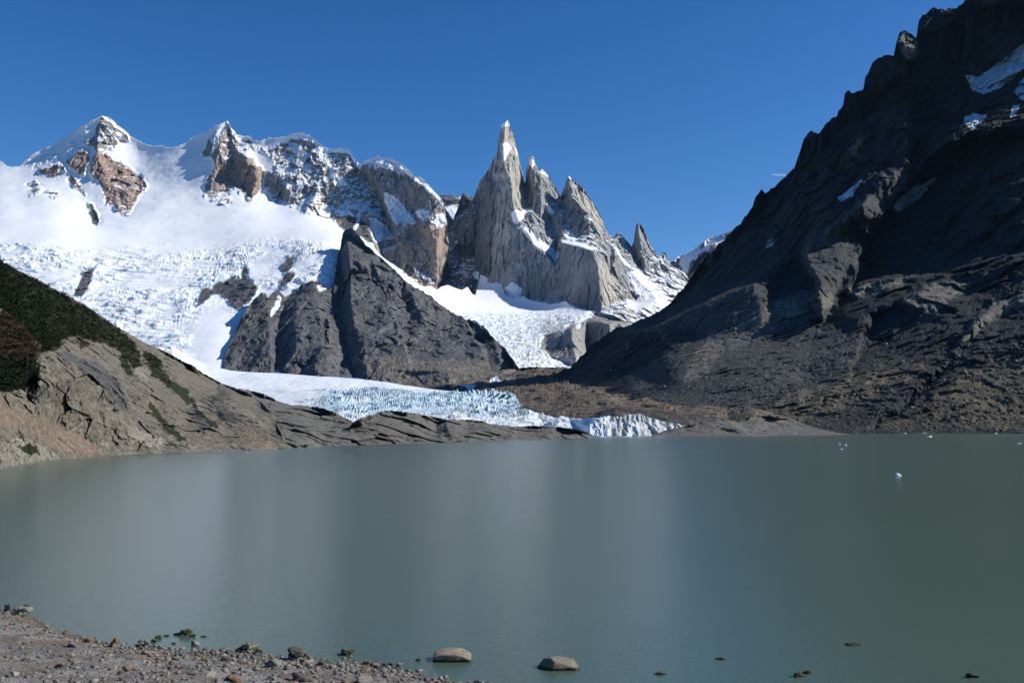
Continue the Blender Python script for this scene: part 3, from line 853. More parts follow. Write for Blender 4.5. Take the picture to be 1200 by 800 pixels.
# ================================================================== DARK HILL IN THE MIDDLE
TOP_H = [(262, 420), (268, 408), (272, 398), (277, 385), (282, 374), (290, 362), (297, 352), (304, 345), (310, 343), (314, 350), (318, 346), (324, 341), (329, 344), (334, 350), (340, 347), (348, 340), (355, 333), (365, 330), (374, 331), (381, 337), (386, 341), (389, 338), (392, 328), (394, 314), (395, 305), (397, 297), (399, 290), (400, 282), (402, 274), (405, 270), (412, 269), (418, 274), (424, 282), (432, 290), (440, 298), (448, 304), (456, 311), (463, 318), (470, 325), (478, 333), (488, 338), (497, 343), (505, 348), (515, 357), (528, 366), (537, 370), (548, 374), (558, 378), (566, 383), (573, 390), (580, 398), (588, 405), (596, 414), (602, 422), (607, 431), (614, 438)]
BOT_H = [(262, 442), (300, 446), (350, 448), (400, 452), (450, 458), (500, 464), (560, 466), (614, 446)]
CH = [
    [(262, 420, 4150), (282, 374, 4700), (304, 345, 5080), (340, 347, 5060), (365, 330, 5200), (388, 342, 5130), (394, 306, 5560), (405, 272, 5850), (440, 298, 5600), (470, 325, 5350), (505, 348, 5100), (548, 374, 4780), (580, 398, 4480), (614, 438, 4000)],
    [(262, 444, 3880), (330, 446, 3830), (400, 455, 3750), (450, 462, 3650), (520, 468, 3500), (614, 450, 3700)],
    [(312, 352, 4920), (316, 390, 4330), (318, 436, 3900)], [(332, 354, 4990), (326, 390, 4430), (322, 440, 3960)],
    [(350, 347, 4920), (345, 380, 4380), (350, 440, 3840)], [(372, 342, 4960), (375, 390, 4300), (385, 440, 3830)],
    [(390, 348, 5080), (398, 375, 4700), (405, 405, 4340), (418, 445, 3930)],
    [(407, 285, 5620), (411, 320, 5150), (410, 350, 4780), (418, 390, 4330), (432, 440, 3830)],
    [(398, 302, 5600), (402, 330, 5320), (400, 352, 5060)],
    [(432, 297, 5540), (450, 340, 4980), (470, 390, 4340), (485, 440, 3820)],
    [(440, 320, 5290), (462, 365, 4720), (475, 400, 4310)],
    [(478, 338, 5160), (500, 380, 4560), (530, 420, 4030)], [(470, 348, 5080), (485, 375, 4690)],
    [(548, 380, 4640), (562, 405, 4260), (575, 435, 3870)], [(552, 387, 4640), (570, 410, 4290)],
    [(450, 432, 3850), (520, 435, 3780), (590, 438, 3780)],
]


def n_dark(P, X, Y, t):
    x, y, z = P[..., 0], P[..., 1], P[..., 2]
    low = smooth((Y - 408 - 10 * fbm(X / 40, Y / 40, 0 * X, 3, 55)) / 18) * smooth((X - 420) / 30)
    wx = x + 40 * fbm(x / 150, y / 150, z / 150, 3, 57)
    r = ridged(wx / 120, y / 420, z / 380, 6, 51, .6) - .35
    g = ridged(wx / 42, y / 200, z / 160, 5, 52, .6) - .35
    big = ridged(wx / 260, y / 900, z / 900, 3, 58, .5) - .4
    fc = facets(wx / 62, y / 420, z / 230, 1, 185, .2) * 44 + facets(wx / 25, y / 150, z / 80, 1, 186, .25) * 14
    return -(170 * big + 48 * r + 18 * g + fc) * (1 - .75 * low) + 9 * low * fbm(x / 22, y / 60, z / 160, 3, 53), 0 * x


o, *_ = relief('rocky_hill', M_darkhill, TOP_H, BOT_H, CH, 262, 614, .6, 230, n_dark, dict(
    scree=lambda X, Y, P: .9 * smooth((Y - 405 - .03 * (X - 430)) / 26) * smooth((X - 395) / 40),
    snow=lambda X, Y, P: pmask([[(326, 346), (331, 349), (326, 362), (318, 372), (316, 368), (322, 358)], [(372, 333), (383, 337), (381, 342), (373, 341)]], X, Y, 2, 1.5, 5)),
    back=1200, jag=2.4, jagscale=9, soft=1, back_z=150)
structure(o, 'dark slate grey rocky hill standing between two glaciers', 'hill')

# ================================================================== DEBRIS COVERED VALLEY FLOOR
TOP_D = [(260, 440), (330, 443), (400, 448), (470, 450), (520, 451), (560, 444), (600, 437), (610, 431), (640, 430), (664, 431), (672, 440), (690, 447), (720, 453), (740, 458), (760, 468), (790, 475), (820, 476), (850, 478), (890, 480), (920, 487), (945, 497), (975, 506), (1000, 509)]
BOT_D = [(260, 460), (400, 460), (500, 470), (575, 476), (605, 490), (640, 502), (690, 504), (750, 503), (800, 508), (850, 511), (1000, 512)]
CDb = [
    [(260, 440, 3900), (400, 448, 3720), (520, 451, 3480), (560, 444, 3700), (600, 437, 3950), (640, 430, 4250), (664, 431, 4200), (690, 447, 3000), (720, 453, 2500), (740, 458, 2150), (760, 468, 1750), (790, 475, 1480), (850, 478, 1330), (890, 480, 1260), (920, 487, 1240), (945, 497, 1230), (1000, 509, 1240)],
    [(560, 455, 3000), (620, 452, 2900), (660, 455, 2500), (700, 462, 2100), (735, 470, 1800)],
    [(600, 470, 2200), (650, 472, 1950), (700, 476, 1500), (720, 478, 1300), (760, 480, 1270), (800, 483, 1250), (840, 486, 1200)],
    [(640, 486, 1550), (690, 488, 1230), (720, 484, 1170), (760, 492, 1120), (800, 497, 1110), (840, 498, 1120)],
    [(260, 465, 3600), (400, 465, 3350), (500, 475, 2900), (580, 480, 2300), (610, 492, 1700), (640, 504, 1300), (690, 506, 1150), (750, 506, 1100), (800, 512, 1090), (860, 514, 1080), (1000, 516, 1090)],
]


def n_deb(P, X, Y, t):
    x, y, z = P[..., 0], P[..., 1], P[..., 2]
    k = np.clip(y / 2500, .35, 1.4)
    return 0 * x, k * smooth((Y - np.interp(X, [p[0] for p in TOP_D], [p[1] for p in TOP_D])) / 3 + .3) * (7 * fbm(x / 90, y / 160, 0 * x, 5, 61, .55) + 5 * (ridged(x / 60, y / 60, 0 * x, 4, 62) - .4) + 6 * facets(x / 40, y / 60, 0 * x, 1, 195, .4) + 2.5 * facets(x / 14, y / 22, 0 * x, 1, 196, .4))


o, *_ = relief('valley_moraine', M_debris, TOP_D, BOT_D, CDb, 262, 1000, .8, 150, n_deb, dict(
    dark=lambda X, Y, P: np.maximum(.8 * pmask([[(685, 489), (702, 483), (720, 477), (745, 479), (800, 482), (850, 485), (880, 484), (860, 500), (780, 500), (760, 488), (735, 484), (700, 489)], [(600, 440), (640, 441), (650, 446), (610, 446)], [(470, 449), (560, 452), (600, 461), (520, 458)]], X, Y, 3, 2), 0),
    snow=lambda X, Y, P: pmask([[(574, 446), (583, 444), (589, 447), (580, 451), (575, 450)], [(593, 446), (599, 445), (597, 449)], [(538, 453), (550, 452), (560, 454), (548, 456)], [(573, 457), (580, 456), (579, 459)]], X, Y, 1.6, 1.2, 4)), soft=2)
structure(o, 'brown debris covered ice and moraine filling the valley floor', 'moraine')

# ================================================================== GLACIER TONGUE AND CALVING FRONT
TOP_T = [(200, 405), (240, 427), (270, 434), (292, 436), (327, 437), (375, 441), (412, 442), (450, 447), (500, 455), (535, 459), (575, 460), (595, 462), (605, 466), (610, 474), (614, 480), (630, 487), (662, 491), (695, 490), (706, 489), (712, 487), (722, 489), (730, 489), (735, 486.5), (740, 486.5), (745, 485.5), (752, 485.5), (757, 488), (763, 490), (775, 494), (790, 497), (805, 499), (815, 501), (825, 506)]
BOT_T = [(200, 440), (260, 465), (300, 480), (350, 490), (400, 503), (440, 505), (500, 505), (560, 508), (620, 512), (690, 514), (780, 514), (825, 514)]
CTg = [
    [(200, 405, 4000), (240, 427, 3800), (292, 436, 3650), (375, 441, 3450), (450, 447, 3250), (500, 455, 2950), (575, 460, 2550), (605, 466, 2280), (614, 480, 1780), (630, 487, 1500), (662, 491, 1240), (695, 490, 1090), (712, 487, 1085), (752, 485.5, 1080), (775, 494, 1085), (815, 494, 1090), (830, 501, 1090)],
    [(250, 445, 3300), (320, 450, 3000), (400, 457, 2600), (460, 460, 2450), (520, 463, 2300), (580, 466, 2100)],
    [(300, 465, 2350), (380, 472, 2000), (440, 476, 1850), (500, 478, 1750), (560, 478, 1750), (600, 482, 1650)],
    [(350, 488, 1600), (430, 490, 1480), (500, 490, 1400), (560, 491, 1320), (620, 493, 1260)],
    [(200, 445, 3000), (280, 478, 1900), (350, 498, 1350), (440, 508, 1150), (560, 510, 1080), (640, 512, 1050), (690, 514, 1040), (740, 514, 1036), (830, 515, 1036)],
    [(690, 500, 1062), (740, 500, 1060), (800, 503, 1062)],
]


def n_tong(P, X, Y, t):
    x, y, z = P[..., 0], P[..., 1], P[..., 2]
    blue = smooth((Y - (457 + 3 * np.sin(X / 37))) / 5) * smooth((X - 330) / 70)
    front = smooth((X - 660) / 40)
    zn = .35 + 1.1 * smooth(.5 + 1.2 * fbm(x / 130, y / 190, 0 * x, 4, 76))
    cx = (ridged((x + 25 * fbm(x / 90, y / 90, 0 * x, 2, 77)) / 40, y / 36, 0 * x, 5, 71, .62) - .25) * zn
    dz = (1.5 + 13 * blue * (1 - front)) * cx * np.clip(y / 1800, .5, 1.3) + (1 - blue) * 2.5 * fbm(x / 70, y / 200, 0 * x, 4, 72)
    ser = ridged(x / 11, y / 40, z / 70, 4, 73, .55) - .25
    big = ridged(x / 34, 0 * y, z / 90, 3, 75) - .4
    dr = -front * (10 * ser + 9 * big)
    dz = dz * smooth((Y - np.interp(X, [p[0] for p in TOP_T], [p[1] for p in TOP_T])) / 5 + .15)
    return dr, dz * (1 - front) + front * smooth((508 - Y) / 10) * 2.2 * (ridged(x / 11, y / 11, 0 * x, 3, 74) - .35)


o, *_ = relief('glacier_tongue', M_tongue, TOP_T, BOT_T, CTg, 200, 825, .5, 200, n_tong, dict(
    clean=lambda X, Y, P: 0 * X + .55,
    blue=lambda X, Y, P: np.clip((1 + .9 * fbm(P[..., 0] / 120, P[..., 1] / 260, 0 * X, 4, 78)) * 1.05 * smooth((Y - 456) / 6) * smooth((X - 345) / 60) * (1 - smooth((Y - 483 - .02 * (X - 480)) / 8)) + .12 * smooth((X - 690) / 20), 0, 1),
    white=lambda X, Y, P: np.clip(.55 * (1 - smooth((Y - 455) / 8)) + .3 * smooth((Y - 484) / 6), 0, .8),
    dirt=lambda X, Y, P: np.clip(.50 * smooth((X - 690) / 30) + .42 * pmask([[(495, 483), (560, 480), (605, 484), (620, 490), (560, 492), (500, 491)]], X, Y, 5, 2) + .45 * pmask([[(330, 449), (345, 451), (360, 456), (350, 457), (335, 453)], [(418, 451), (434, 452), (440, 455), (425, 455)], [(288, 455), (310, 452), (350, 460), (330, 462)], [(235, 436), (260, 440), (285, 450), (262, 446)]], X, Y, 3, 2), 0, .75)), soft=1)
structure(o, 'white and blue glacier tongue with an ice cliff at the lake', 'glacier')

# ================================================================== DARK MOUNTAIN ON THE RIGHT
TOP_M = [(648, 439), (656, 436), (664, 431), (672, 427.5), (684, 416), (690, 408), (697.5, 402), (705, 396), (714, 390), (720, 386), (729, 383), (735, 382), (744, 379), (750, 376.5), (759, 373), (769, 367), (778, 362), (786, 356), (795, 345), (802.5, 336), (810, 326), (816, 316), (825, 305), (833, 297), (841, 289), (855, 275), (869, 261), (880, 247), (885, 233), (892, 224), (897, 228), (903, 223), (911, 217), (925, 203), (931, 197), (935, 185), (939, 173), (942.5, 163), (946, 158), (951, 154), (955, 156), (959, 157), (966, 147.5), (975, 141), (981, 136), (982.5, 127.5), (988, 124), (990, 111), (995, 107.5), (1000, 110), (1007.5, 107.5), (1012, 105), (1014, 92.5), (1022.5, 75), (1029, 69), (1040, 67), (1047.5, 66), (1050, 52), (1054, 39), (1057.5, 37.5), (1064, 40), (1070, 43), (1074, 44), (1075, 36), (1076.5, 25), (1082.5, 19), (1092.5, 11), (1100, 10.5), (1107.5, 12.5), (1115, 11), (1121, 10), (1127.5, 6), (1130, 2), (1136, -4), (1160, -18), (1200, -40), (1260, -70), (1330, -60), (1400, -90), (1500, -70)]
BOT_M = [(648, 446), (690, 456), (720, 464), (745, 480), (780, 500), (830, 512), (1500, 512)]
CM = [
    [(648, 439, 3300), (690, 408, 3330), (735, 382, 3350), (786, 356, 3340), (841, 289, 3290), (885, 233, 3250), (946, 158, 3200), (990, 111, 3150), (1014, 92, 3120), (1054, 39, 3180), (1076, 25, 3170), (1136, -4, 3160), (1200, -40, 3120), (1330, -60, 2950), (1500, -70, 2800)],
    [(648, 448, 3200), (690, 458, 2500), (745, 482, 1650), (790, 500, 1400), (850, 508, 1300), (950, 508, 1330), (1100, 508, 1330), (1250, 508, 1330), (1500, 508, 1300)],
    [(648, 520, 1200), (850, 520, 1240), (1500, 520, 1240)],
    [(740, 440, 2450), (800, 465, 1720), (880, 470, 1520), (960, 465, 1490), (1050, 465, 1450), (1200, 460, 1420), (1500, 450, 1390)],
    [(720, 408, 2820), (780, 403, 2520), (840, 400, 2310), (900, 400, 2160), (960, 400, 2030), (1030, 400, 1800), (1110, 400, 1660), (1200, 400, 1580), (1500, 380, 1480)],
    [(735, 390, 2950), (780, 378, 2720), (827, 356, 2560), (883, 332, 2470), (925, 343, 2400), (975, 350, 2300), (1040, 332, 2260), (1120, 330, 2110), (1200, 326, 1930), (1500, 300, 1780)],
    [(735, 384, 3300), (776, 370, 3060), (822, 347, 2960), (878, 323, 2800)],
    [(860, 295, 3050), (930, 290, 2800), (985, 290, 2580), (1020, 262, 2560), (1090, 260, 2400), (1200, 250, 2120), (1500, 220, 1950)],
    [(930, 220, 3060), (990, 215, 2880), (1045, 205, 2800), (1110, 190, 2680), (1200, 170, 2470), (1500, 130, 2230)],
    [(1000, 140, 3080), (1060, 110, 3020), (1130, 90, 2960), (1200, 75, 2860), (1500, 30, 2600)],
]
LIT = [
    [(1017, 222), (1035, 205), (1060, 199), (1060, 211), (1045, 226), (1040, 233), (1037, 250), (1022, 258), (1005, 270), (992, 276), (1002, 290), (1007, 307), (997, 320), (985, 335), (975, 350), (977, 360), (965, 373), (955, 355), (957, 335), (945, 312), (940, 293), (962, 272), (982, 257), (1000, 242)],
    [(720, 388), (780, 377), (827, 353), (883, 329), (894, 336), (902, 354), (934, 346), (949, 338), (956, 352), (960, 372), (945, 376), (955, 388), (984, 391), (1002, 388), (1012, 400), (1004, 424), (990, 432), (920, 455), (880, 480), (780, 490), (740, 470), (730, 440), (790, 410), (770, 390)],
    [(1055, 356), (1080, 336), (1112, 328), (1142, 332), (1120, 350), (1098, 364), (1080, 360)],
    [(1117, 411), (1130, 390), (1150, 366), (1162, 353), (1200, 342), (1260, 330), (1260, 350), (1200, 360), (1165, 376), (1140, 396)],
    [(1000, 434), (1030, 422), (1060, 424), (1096, 421), (1082, 440), (1060, 456), (1020, 472), (990, 495), (900, 495), (930, 470), (960, 456)],
    [(1200, 372), (1145, 405), (1120, 425), (1090, 446), (1055, 470), (1020, 500), (1330, 503), (1330, 340)],
    [(986, 186), (994, 172), (1006, 156), (1016, 152), (1024, 164), (1004, 190)], [(1098, 222), (1112, 212), (1128, 210), (1122, 222), (1106, 226)],
    [(1050, 300), (1056, 284), (1060, 276), (1064, 280), (1056, 296)], [(1050, 52), (1056, 40), (1076, 46), (1082, 58), (1068, 76), (1060, 68)],
    [(1150, 160), (1166, 146), (1178, 150), (1170, 176), (1160, 190)],
]
DRK = [
    [(1008, 300), (1020, 268), (1045, 245), (1070, 210), (1100, 180), (1140, 160), (1220, 150), (1320, 140), (1320, 290), (1200, 305), (1150, 318), (1100, 324), (1040, 322), (1000, 335), (1010, 318)],
    [(770, 372), (805, 340), (842, 296), (890, 240), (942, 170), (1000, 130), (1060, 90), (1080, 60), (1060, 190), (1012, 218), (960, 262), (932, 298), (902, 328), (880, 328), (825, 350)],
    [(1012, 402), (1022, 372), (1052, 357), (1092, 367), (1116, 378), (1120, 396), (1092, 418), (1060, 421), (1012, 428), (998, 431)],
    [(957, 386), (962, 374), (986, 348), (1002, 346), (1030, 338), (1048, 340), (1020, 362), (1000, 386)],
    [(904, 334), (935, 300), (946, 322), (932, 343), (906, 350)],
    [(1080, 50), (1130, 20), (1300, -30), (1300, 120), (1200, 140), (1130, 150), (1070, 200), (1064, 110)],
    [(1025, 500), (1060, 470), (1085, 452), (1112, 428), (1122, 430), (1090, 458), (1050, 490)], [(930, 440), (960, 432), (985, 430), (960, 448)],
]
M_SNOW = [
    [(1130, 88), (1147, 90), (1162, 80), (1180, 67), (1195, 54), (1215, 48), (1215, 80), (1200, 82), (1180, 97), (1167, 107), (1152, 110), (1140, 107)],
    [(1188, 108), (1200, 90), (1215, 84), (1215, 112), (1200, 118)], [(1129, 136), (1140, 133), (1157, 135), (1150, 143), (1139, 152), (1134, 148), (1130, 145)],
    [(1048, 243), (1055, 232), (1068, 221), (1082, 214), (1098, 208), (1090, 218), (1078, 233), (1065, 241), (1052, 248)],
    [(981, 232), (990, 226), (1000, 217), (1011, 208), (1007, 218), (998, 230), (985, 237)], [(897, 288), (903, 281), (908, 278), (903, 288), (898, 292)],
    [(1186, 124), (1196, 121), (1190, 136), (1184, 138)], [(1128, 48), (1132, 44), (1130, 52)],
]


def ramp_in(p, X, Y):
    """0 at a patch's left edge, 1 at its right edge"""
    a = np.asarray(p, float); yy = np.arange(a[:, 1].min(), a[:, 1].max() + 1, 1.0)
    lo, hi = np.full(len(yy), 1e9), np.full(len(yy), -1e9)
    for i in range(len(a)):
        (ax, ay), (bx, by) = a[i], a[(i + 1) % len(a)]
        for k in range(int(max(abs(by - ay), abs(bx - ax))) + 2):
            f = k / (int(max(abs(by - ay), abs(bx - ax))) + 1)
            j = int(np.clip(round(ay + (by - ay) * f - yy[0]), 0, len(yy) - 1)); xx = ax + (bx - ax) * f
            lo[j] = min(lo[j], xx); hi[j] = max(hi[j], xx)
    ok = hi > -1e8
    L = np.interp(Y, yy[ok], np.convolve(np.pad(lo[ok], 4, mode='edge'), np.ones(9) / 9, 'valid')); H = np.interp(Y, yy[ok], np.convolve(np.pad(hi[ok], 4, mode='edge'), np.ones(9) / 9, 'valid'))
    return np.clip((X - L) / np.maximum(H - L, 4), 0, 1)


LIT_A = [230, 40, 80, 70, 40, 20, 90, 70, 45, 60, 60]
DRK_A = [300, 150, 110, 90, 90, 260, 60, 45]


def o_right(X, Y):
    lit = 0 * X
    for p, A in zip(LIT, LIT_A):
        m = smooth(pmask([p], X, Y, 7, 5, 18))
        if m.any():
            lit = np.maximum(lit, m * A * (1 - .9 * ramp_in(p, X, Y)))
    dk = 0 * X
    for p, A in zip(DRK, DRK_A):
        m = smooth(pmask([p], X, Y, 7, 5, 18, 8))
        if m.any():
            dk = np.maximum(dk, m * A * (1 - .95 * ramp_in(p, X, Y)))
    k = np.clip((520 - Y) / 200, .25, 1.0)
    return dk - np.clip((520 - Y) / 120, .3, 1.0) * lit


def n_right(P, X, Y, t):
    x, y, z = P[..., 0], P[..., 1], P[..., 2]
    lit = smooth(pmask(LIT[:5], X, Y, 8, 3, 18))
    k = np.clip((515 - Y) / 170, .12, 1.0)
    r = ridged(x / 190, y / 190, z / 300, 6, 81, .5) - .35
    crag = smooth((330 - Y + .3 * (X - 900)) / 140)
    # gullies that run down the slope
    a = .89 * x + .45 * y; b = -.45 * x + .89 * y
    gul = ridged(b / 75, a / 420, z / 420, 5, 82, .55) - .35
    rough = fbm(x / 24, y / 24, z / 24, 4, 83, .6)
    d = -k * (58 * r * (.35 + .65 * crag) * (1 - .6 * lit) + 30 * gul * (1 - .4 * lit)) - (1.5 + 4.5 * k) * rough * (1 - .4 * lit)
    low = smooth((Y - 350) / 50) * smooth((508 - Y) / 30)
    fl = ridged((b + 12 * fbm(x / 60, y / 60, z / 60, 2, 87)) / 34, a / 170, z / 120, 5, 84, .6) - .35
    mot = smooth(.55 + 1.3 * fbm(x / 150, y / 150, z / 150, 3, 85))
    d = d - low * (34 * fl * mot + 5 * fbm(x / 12, y / 12, z / 12, 3, 86))
    fc = facets(x / 85, y / 110, z / 110, 1, 187) * 60 + facets(x / 33, y / 45, z / 42, 1, 188) * 24 + facets(x / 13, y / 18, z / 16, 1, 189) * 8
    d = d - fc * k * (.4 + .6 * crag) * (1 - .2 * lit)
    fade = smooth((512 - Y) / 20)
    return d * (.3 + .7 * fade), 0 * x


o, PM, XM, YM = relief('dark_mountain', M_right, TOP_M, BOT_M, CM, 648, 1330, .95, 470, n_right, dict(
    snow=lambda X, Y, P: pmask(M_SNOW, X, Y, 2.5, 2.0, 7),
    scree=lambda X, Y, P: pmask(LIT[:3], X, Y, 6, 4),  # talus, its lighter colour also painting sunlight onto the lit patches
    sunlit=lambda X, Y, P: .78 * pmask([[(850, 398), (868, 372), (898, 356), (925, 345), (945, 336), (952, 350), (948, 366), (915, 378), (884, 402), (862, 412)], [(796, 448), (812, 412), (832, 392), (848, 390), (850, 412), (832, 434), (815, 450)], LIT[2], LIT[3],  # ribs and strips where sunlight is painted into the rock colour
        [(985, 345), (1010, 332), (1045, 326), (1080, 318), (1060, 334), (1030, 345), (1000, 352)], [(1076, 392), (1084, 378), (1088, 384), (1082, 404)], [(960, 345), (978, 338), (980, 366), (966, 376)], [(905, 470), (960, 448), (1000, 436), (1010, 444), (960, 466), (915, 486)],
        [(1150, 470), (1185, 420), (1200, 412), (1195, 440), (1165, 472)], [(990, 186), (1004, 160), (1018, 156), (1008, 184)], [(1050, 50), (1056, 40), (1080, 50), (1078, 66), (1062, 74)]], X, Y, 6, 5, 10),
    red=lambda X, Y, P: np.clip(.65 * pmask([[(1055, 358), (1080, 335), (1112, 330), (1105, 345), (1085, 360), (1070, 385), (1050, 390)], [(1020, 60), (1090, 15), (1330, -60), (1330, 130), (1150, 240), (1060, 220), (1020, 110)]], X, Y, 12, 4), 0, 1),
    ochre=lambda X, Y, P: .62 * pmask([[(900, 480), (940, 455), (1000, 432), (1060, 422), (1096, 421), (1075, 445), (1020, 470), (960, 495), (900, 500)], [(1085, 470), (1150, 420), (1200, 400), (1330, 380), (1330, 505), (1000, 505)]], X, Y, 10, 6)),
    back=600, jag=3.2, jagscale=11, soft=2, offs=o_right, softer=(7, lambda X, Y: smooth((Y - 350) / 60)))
structure(o, 'huge dark shaded mountain with talus slopes dropping to the far shore', 'mountain')

# ================================================================== LEFT HILL
def wl(x):   # waterline of the left and far shore
    return np.interp(x, [-80, 0, 15, 30, 50, 87, 150, 225, 300, 325, 375, 450, 500, 575, 695, 720], [560, 549.5, 546, 543.5, 540, 537, 532, 530, 527, 526, 523, 520.5, 519.5, 517, 513, 512])


def wd(x):
    _, rz = ray(x, wl(x))
    return -CAM_H / rz


TOP_L = [(-80, 262), (-40, 284), (0, 303), (5, 308), (15, 314), (30, 322), (50, 331), (70, 343), (85, 350), (100, 358), (112, 366), (122, 374), (132, 380), (140, 385), (150, 390), (160, 396), (170, 402), (185, 409), (200, 415), (215, 424), (225, 428), (237, 437), (250, 444), (262, 451), (277, 456), (290, 460), (305, 470), (318, 485), (328, 505), (335, 524), (340, 530)]
xb = np.arange(-80, 341, 20)
BOT_L = [(x, wl(x) + 9) for x in xb]
CL = [
    [(x, wl(x) + 9, float(wd(x))) for x in xb], [(x, wl(x), float(wd(x))) for x in xb],
    [(-80, 262, 350), (0, 303, 405), (50, 331, 462), (100, 358, 530), (150, 390, 600), (200, 415, 675), (262, 451, 740), (300, 466, 660), (318, 485, 550), (335, 524, 440)],
    [(0, 470, 262), (40, 475, 285), (70, 500, 318), (120, 520, 345)],
    [(48, 420, 306), (44, 450, 290), (70, 480, 318)], [(38, 440, 306), (40, 472, 289)],
    [(60, 410, 322), (110, 440, 345), (140, 480, 360), (160, 510, 368)],
    [(70, 400, 395), (120, 425, 420), (150, 470, 398)],
    [(140, 420, 470), (190, 470, 435), (215, 510, 398)], [(170, 425, 540), (225, 465, 525), (250, 500, 440)],
    [(232, 460, 560), (240, 464, 548), (265, 490, 480), (300, 515, 438)], [(246, 470, 545), (256, 490, 490)],
    [(270, 465, 560), (300, 490, 490), (318, 515, 442)],
]
L_VEG = [[(-90, 250), (0, 303), (30, 321), (70, 343), (100, 358), (125, 375), (140, 386), (155, 400), (164, 415), (166, 428), (158, 432), (150, 424), (140, 412), (122, 402), (105, 398), (90, 393), (75, 396), (62, 410), (50, 412), (40, 395), (20, 375), (0, 360), (-90, 340)],
         [(-90, 415), (0, 422), (20, 422), (42, 424), (44, 436), (38, 445), (30, 455), (15, 458), (0, 456), (-90, 450)],
         [(166, 408), (172, 412), (183, 418), (190, 425), (188, 434), (180, 432), (172, 425)]]
L_MOSS = [[(165, 420), (185, 432), (205, 445), (220, 458), (228, 468), (222, 474), (210, 466), (195, 452), (180, 440)],
          [(172, 468), (180, 474), (190, 488), (205, 502), (216, 513), (217, 519), (208, 515), (196, 508), (188, 498), (178, 484)],
          [(225, 462), (232, 478), (245, 490), (258, 500), (250, 502), (236, 490), (226, 476)],
          [(55, 402), (70, 397), (74, 405), (62, 412), (55, 412)], [(140, 410), (150, 425), (158, 440), (150, 440), (142, 428)],
          [(20, 525), (40, 520), (48, 532), (36, 534)], [(85, 505), (105, 515), (120, 518), (100, 512)],
          [(195, 516), (205, 520), (212, 525), (200, 522)]]
L_RED = [[(-90, 350), (0, 362), (20, 372), (40, 395), (50, 414), (40, 422), (0, 420), (-90, 410)], [(85, 398), (100, 396), (106, 404), (95, 408)]]
L_DARK = [[(66, 414), (80, 411), (92, 420), (98, 430), (88, 428), (76, 424)], [(85, 418), (110, 425), (130, 435), (145, 455), (152, 475), (148, 485), (138, 480), (128, 465), (115, 450), (100, 440)],
          [(38, 450), (46, 440), (45, 465), (43, 478), (38, 470)], [(240, 462), (248, 462), (252, 480), (265, 482), (280, 490), (275, 498), (258, 492), (246, 484)],
          [(215, 478), (230, 478), (245, 492), (250, 505), (240, 505), (222, 492)]]
L_PALE = [[(18, 452), (28, 450), (34, 454), (32, 462), (22, 463)], [(140, 412), (160, 425), (175, 436), (178, 450), (160, 440), (146, 425)], [(225, 468), (236, 470), (240, 482), (230, 482)], [(255, 465), (275, 470), (300, 488), (312, 505), (300, 500), (280, 485), (262, 478)],
          [(0, 515), (30, 510), (60, 525), (70, 535), (0, 552)], [(150, 500), (190, 510), (190, 525), (150, 520)]]
L_ORG = [[(-90, 470), (0, 462), (20, 475), (50, 490), (80, 505), (110, 520), (130, 530), (90, 536), (60, 525), (30, 505), (0, 500), (-90, 510)], [(290, 500), (310, 510), (325, 522), (300, 522), (285, 512)]]


def n_left(P, X, Y, t):
    x, y, z = P[..., 0], P[..., 1], P[..., 2]
    dk = smooth(pmask(L_DARK, X, Y, 5, 3))
    scree = smooth(pmask(L_ORG, X, Y, 6, 3))
    fade = smooth((wl(X) - Y) / 12)
    a = x * .75 - y * .4; b = x * .4 + y * .75
    wb = b + 5 * fbm(x / 15, y / 15, z / 15, 3, 97)
    gul = ridged(wb / 14, a / 45, z / 45, 6, 91, .6) - .35
    r = ridged(x / 15, y / 15, z / 19, 6, 92, .62) - .35
    fc = facets(x / 11, y / 22, z / 9, 1, 192, .2) * 5.0 + facets(x / 4, y / 8, z / 3.4, 1, 193, .2) * 1.7 + facets(x / 1.7, y / 3.4, z / 1.5, 1, 194, .3) * .6
    return -fade * ((1.3 * gul + fc * (.8 + .9 * dk) + (3.0 + 2.5 * dk) * r) * (1 - .75 * scree) + .6 * fbm(x / 2.5, y / 2.5, z / 2.5, 3, 93)), 0 * x


o, PL, XL, YL = relief('moraine_hill', M_lefthill, TOP_L, BOT_L, CL, -80, 340, .65, 330, n_left, dict(
    darkrock=lambda X, Y, P: .9 * pmask(L_DARK, X, Y, 5, 4, 9), pale=lambda X, Y, P: .8 * pmask(L_PALE, X, Y, 5, 4, 9),
    orange=lambda X, Y, P: .9 * pmask(L_ORG, X, Y, 6, 3), red=lambda X, Y, P: .9 * pmask(L_RED, X, Y, 6, 4),
    moss=lambda X, Y, P: np.maximum(pmask(L_MOSS, X, Y, 4, 4, 8), pmask(L_VEG, X, Y, 4, 3, 8))), back=260, jag=1.0, jagscale=5, soft=7)
structure(o, 'tan and grey moraine hillside with dark shrubs above the left shore', 'hill')

# ================================================================== ROCK OUTCROPS ALONG THE SHORE
def n_out(P, X, Y, t):
    x, y, z = P[..., 0], P[..., 1], P[..., 2]
    fade = smooth((wl(X) + 2 - Y) / 5)
    a = x + z * 1.3
    r = ridged(a / 26, y / 40, z / 14, 6, 101, .6) - .35
    fc = facets(a / 24, y / 30, z / 12, 1, 190, .4) * 14 + facets(a / 6, y / 7, z / 3.5, 1, 191) * 2.6
    return -fade * (7 * r + fc + 3 * fbm(x / 9, y / 9, z / 5, 4, 102)), 0 * x


def shore_rows(x0, x1, f=1.0):
    xx = np.arange(x0 - 15, x1 + 31, 15)
    return [(x, wl(x) + 6, float(wd(x)) * f) for x in xx], [(x, wl(x), float(wd(x)) * f) for x in xx]


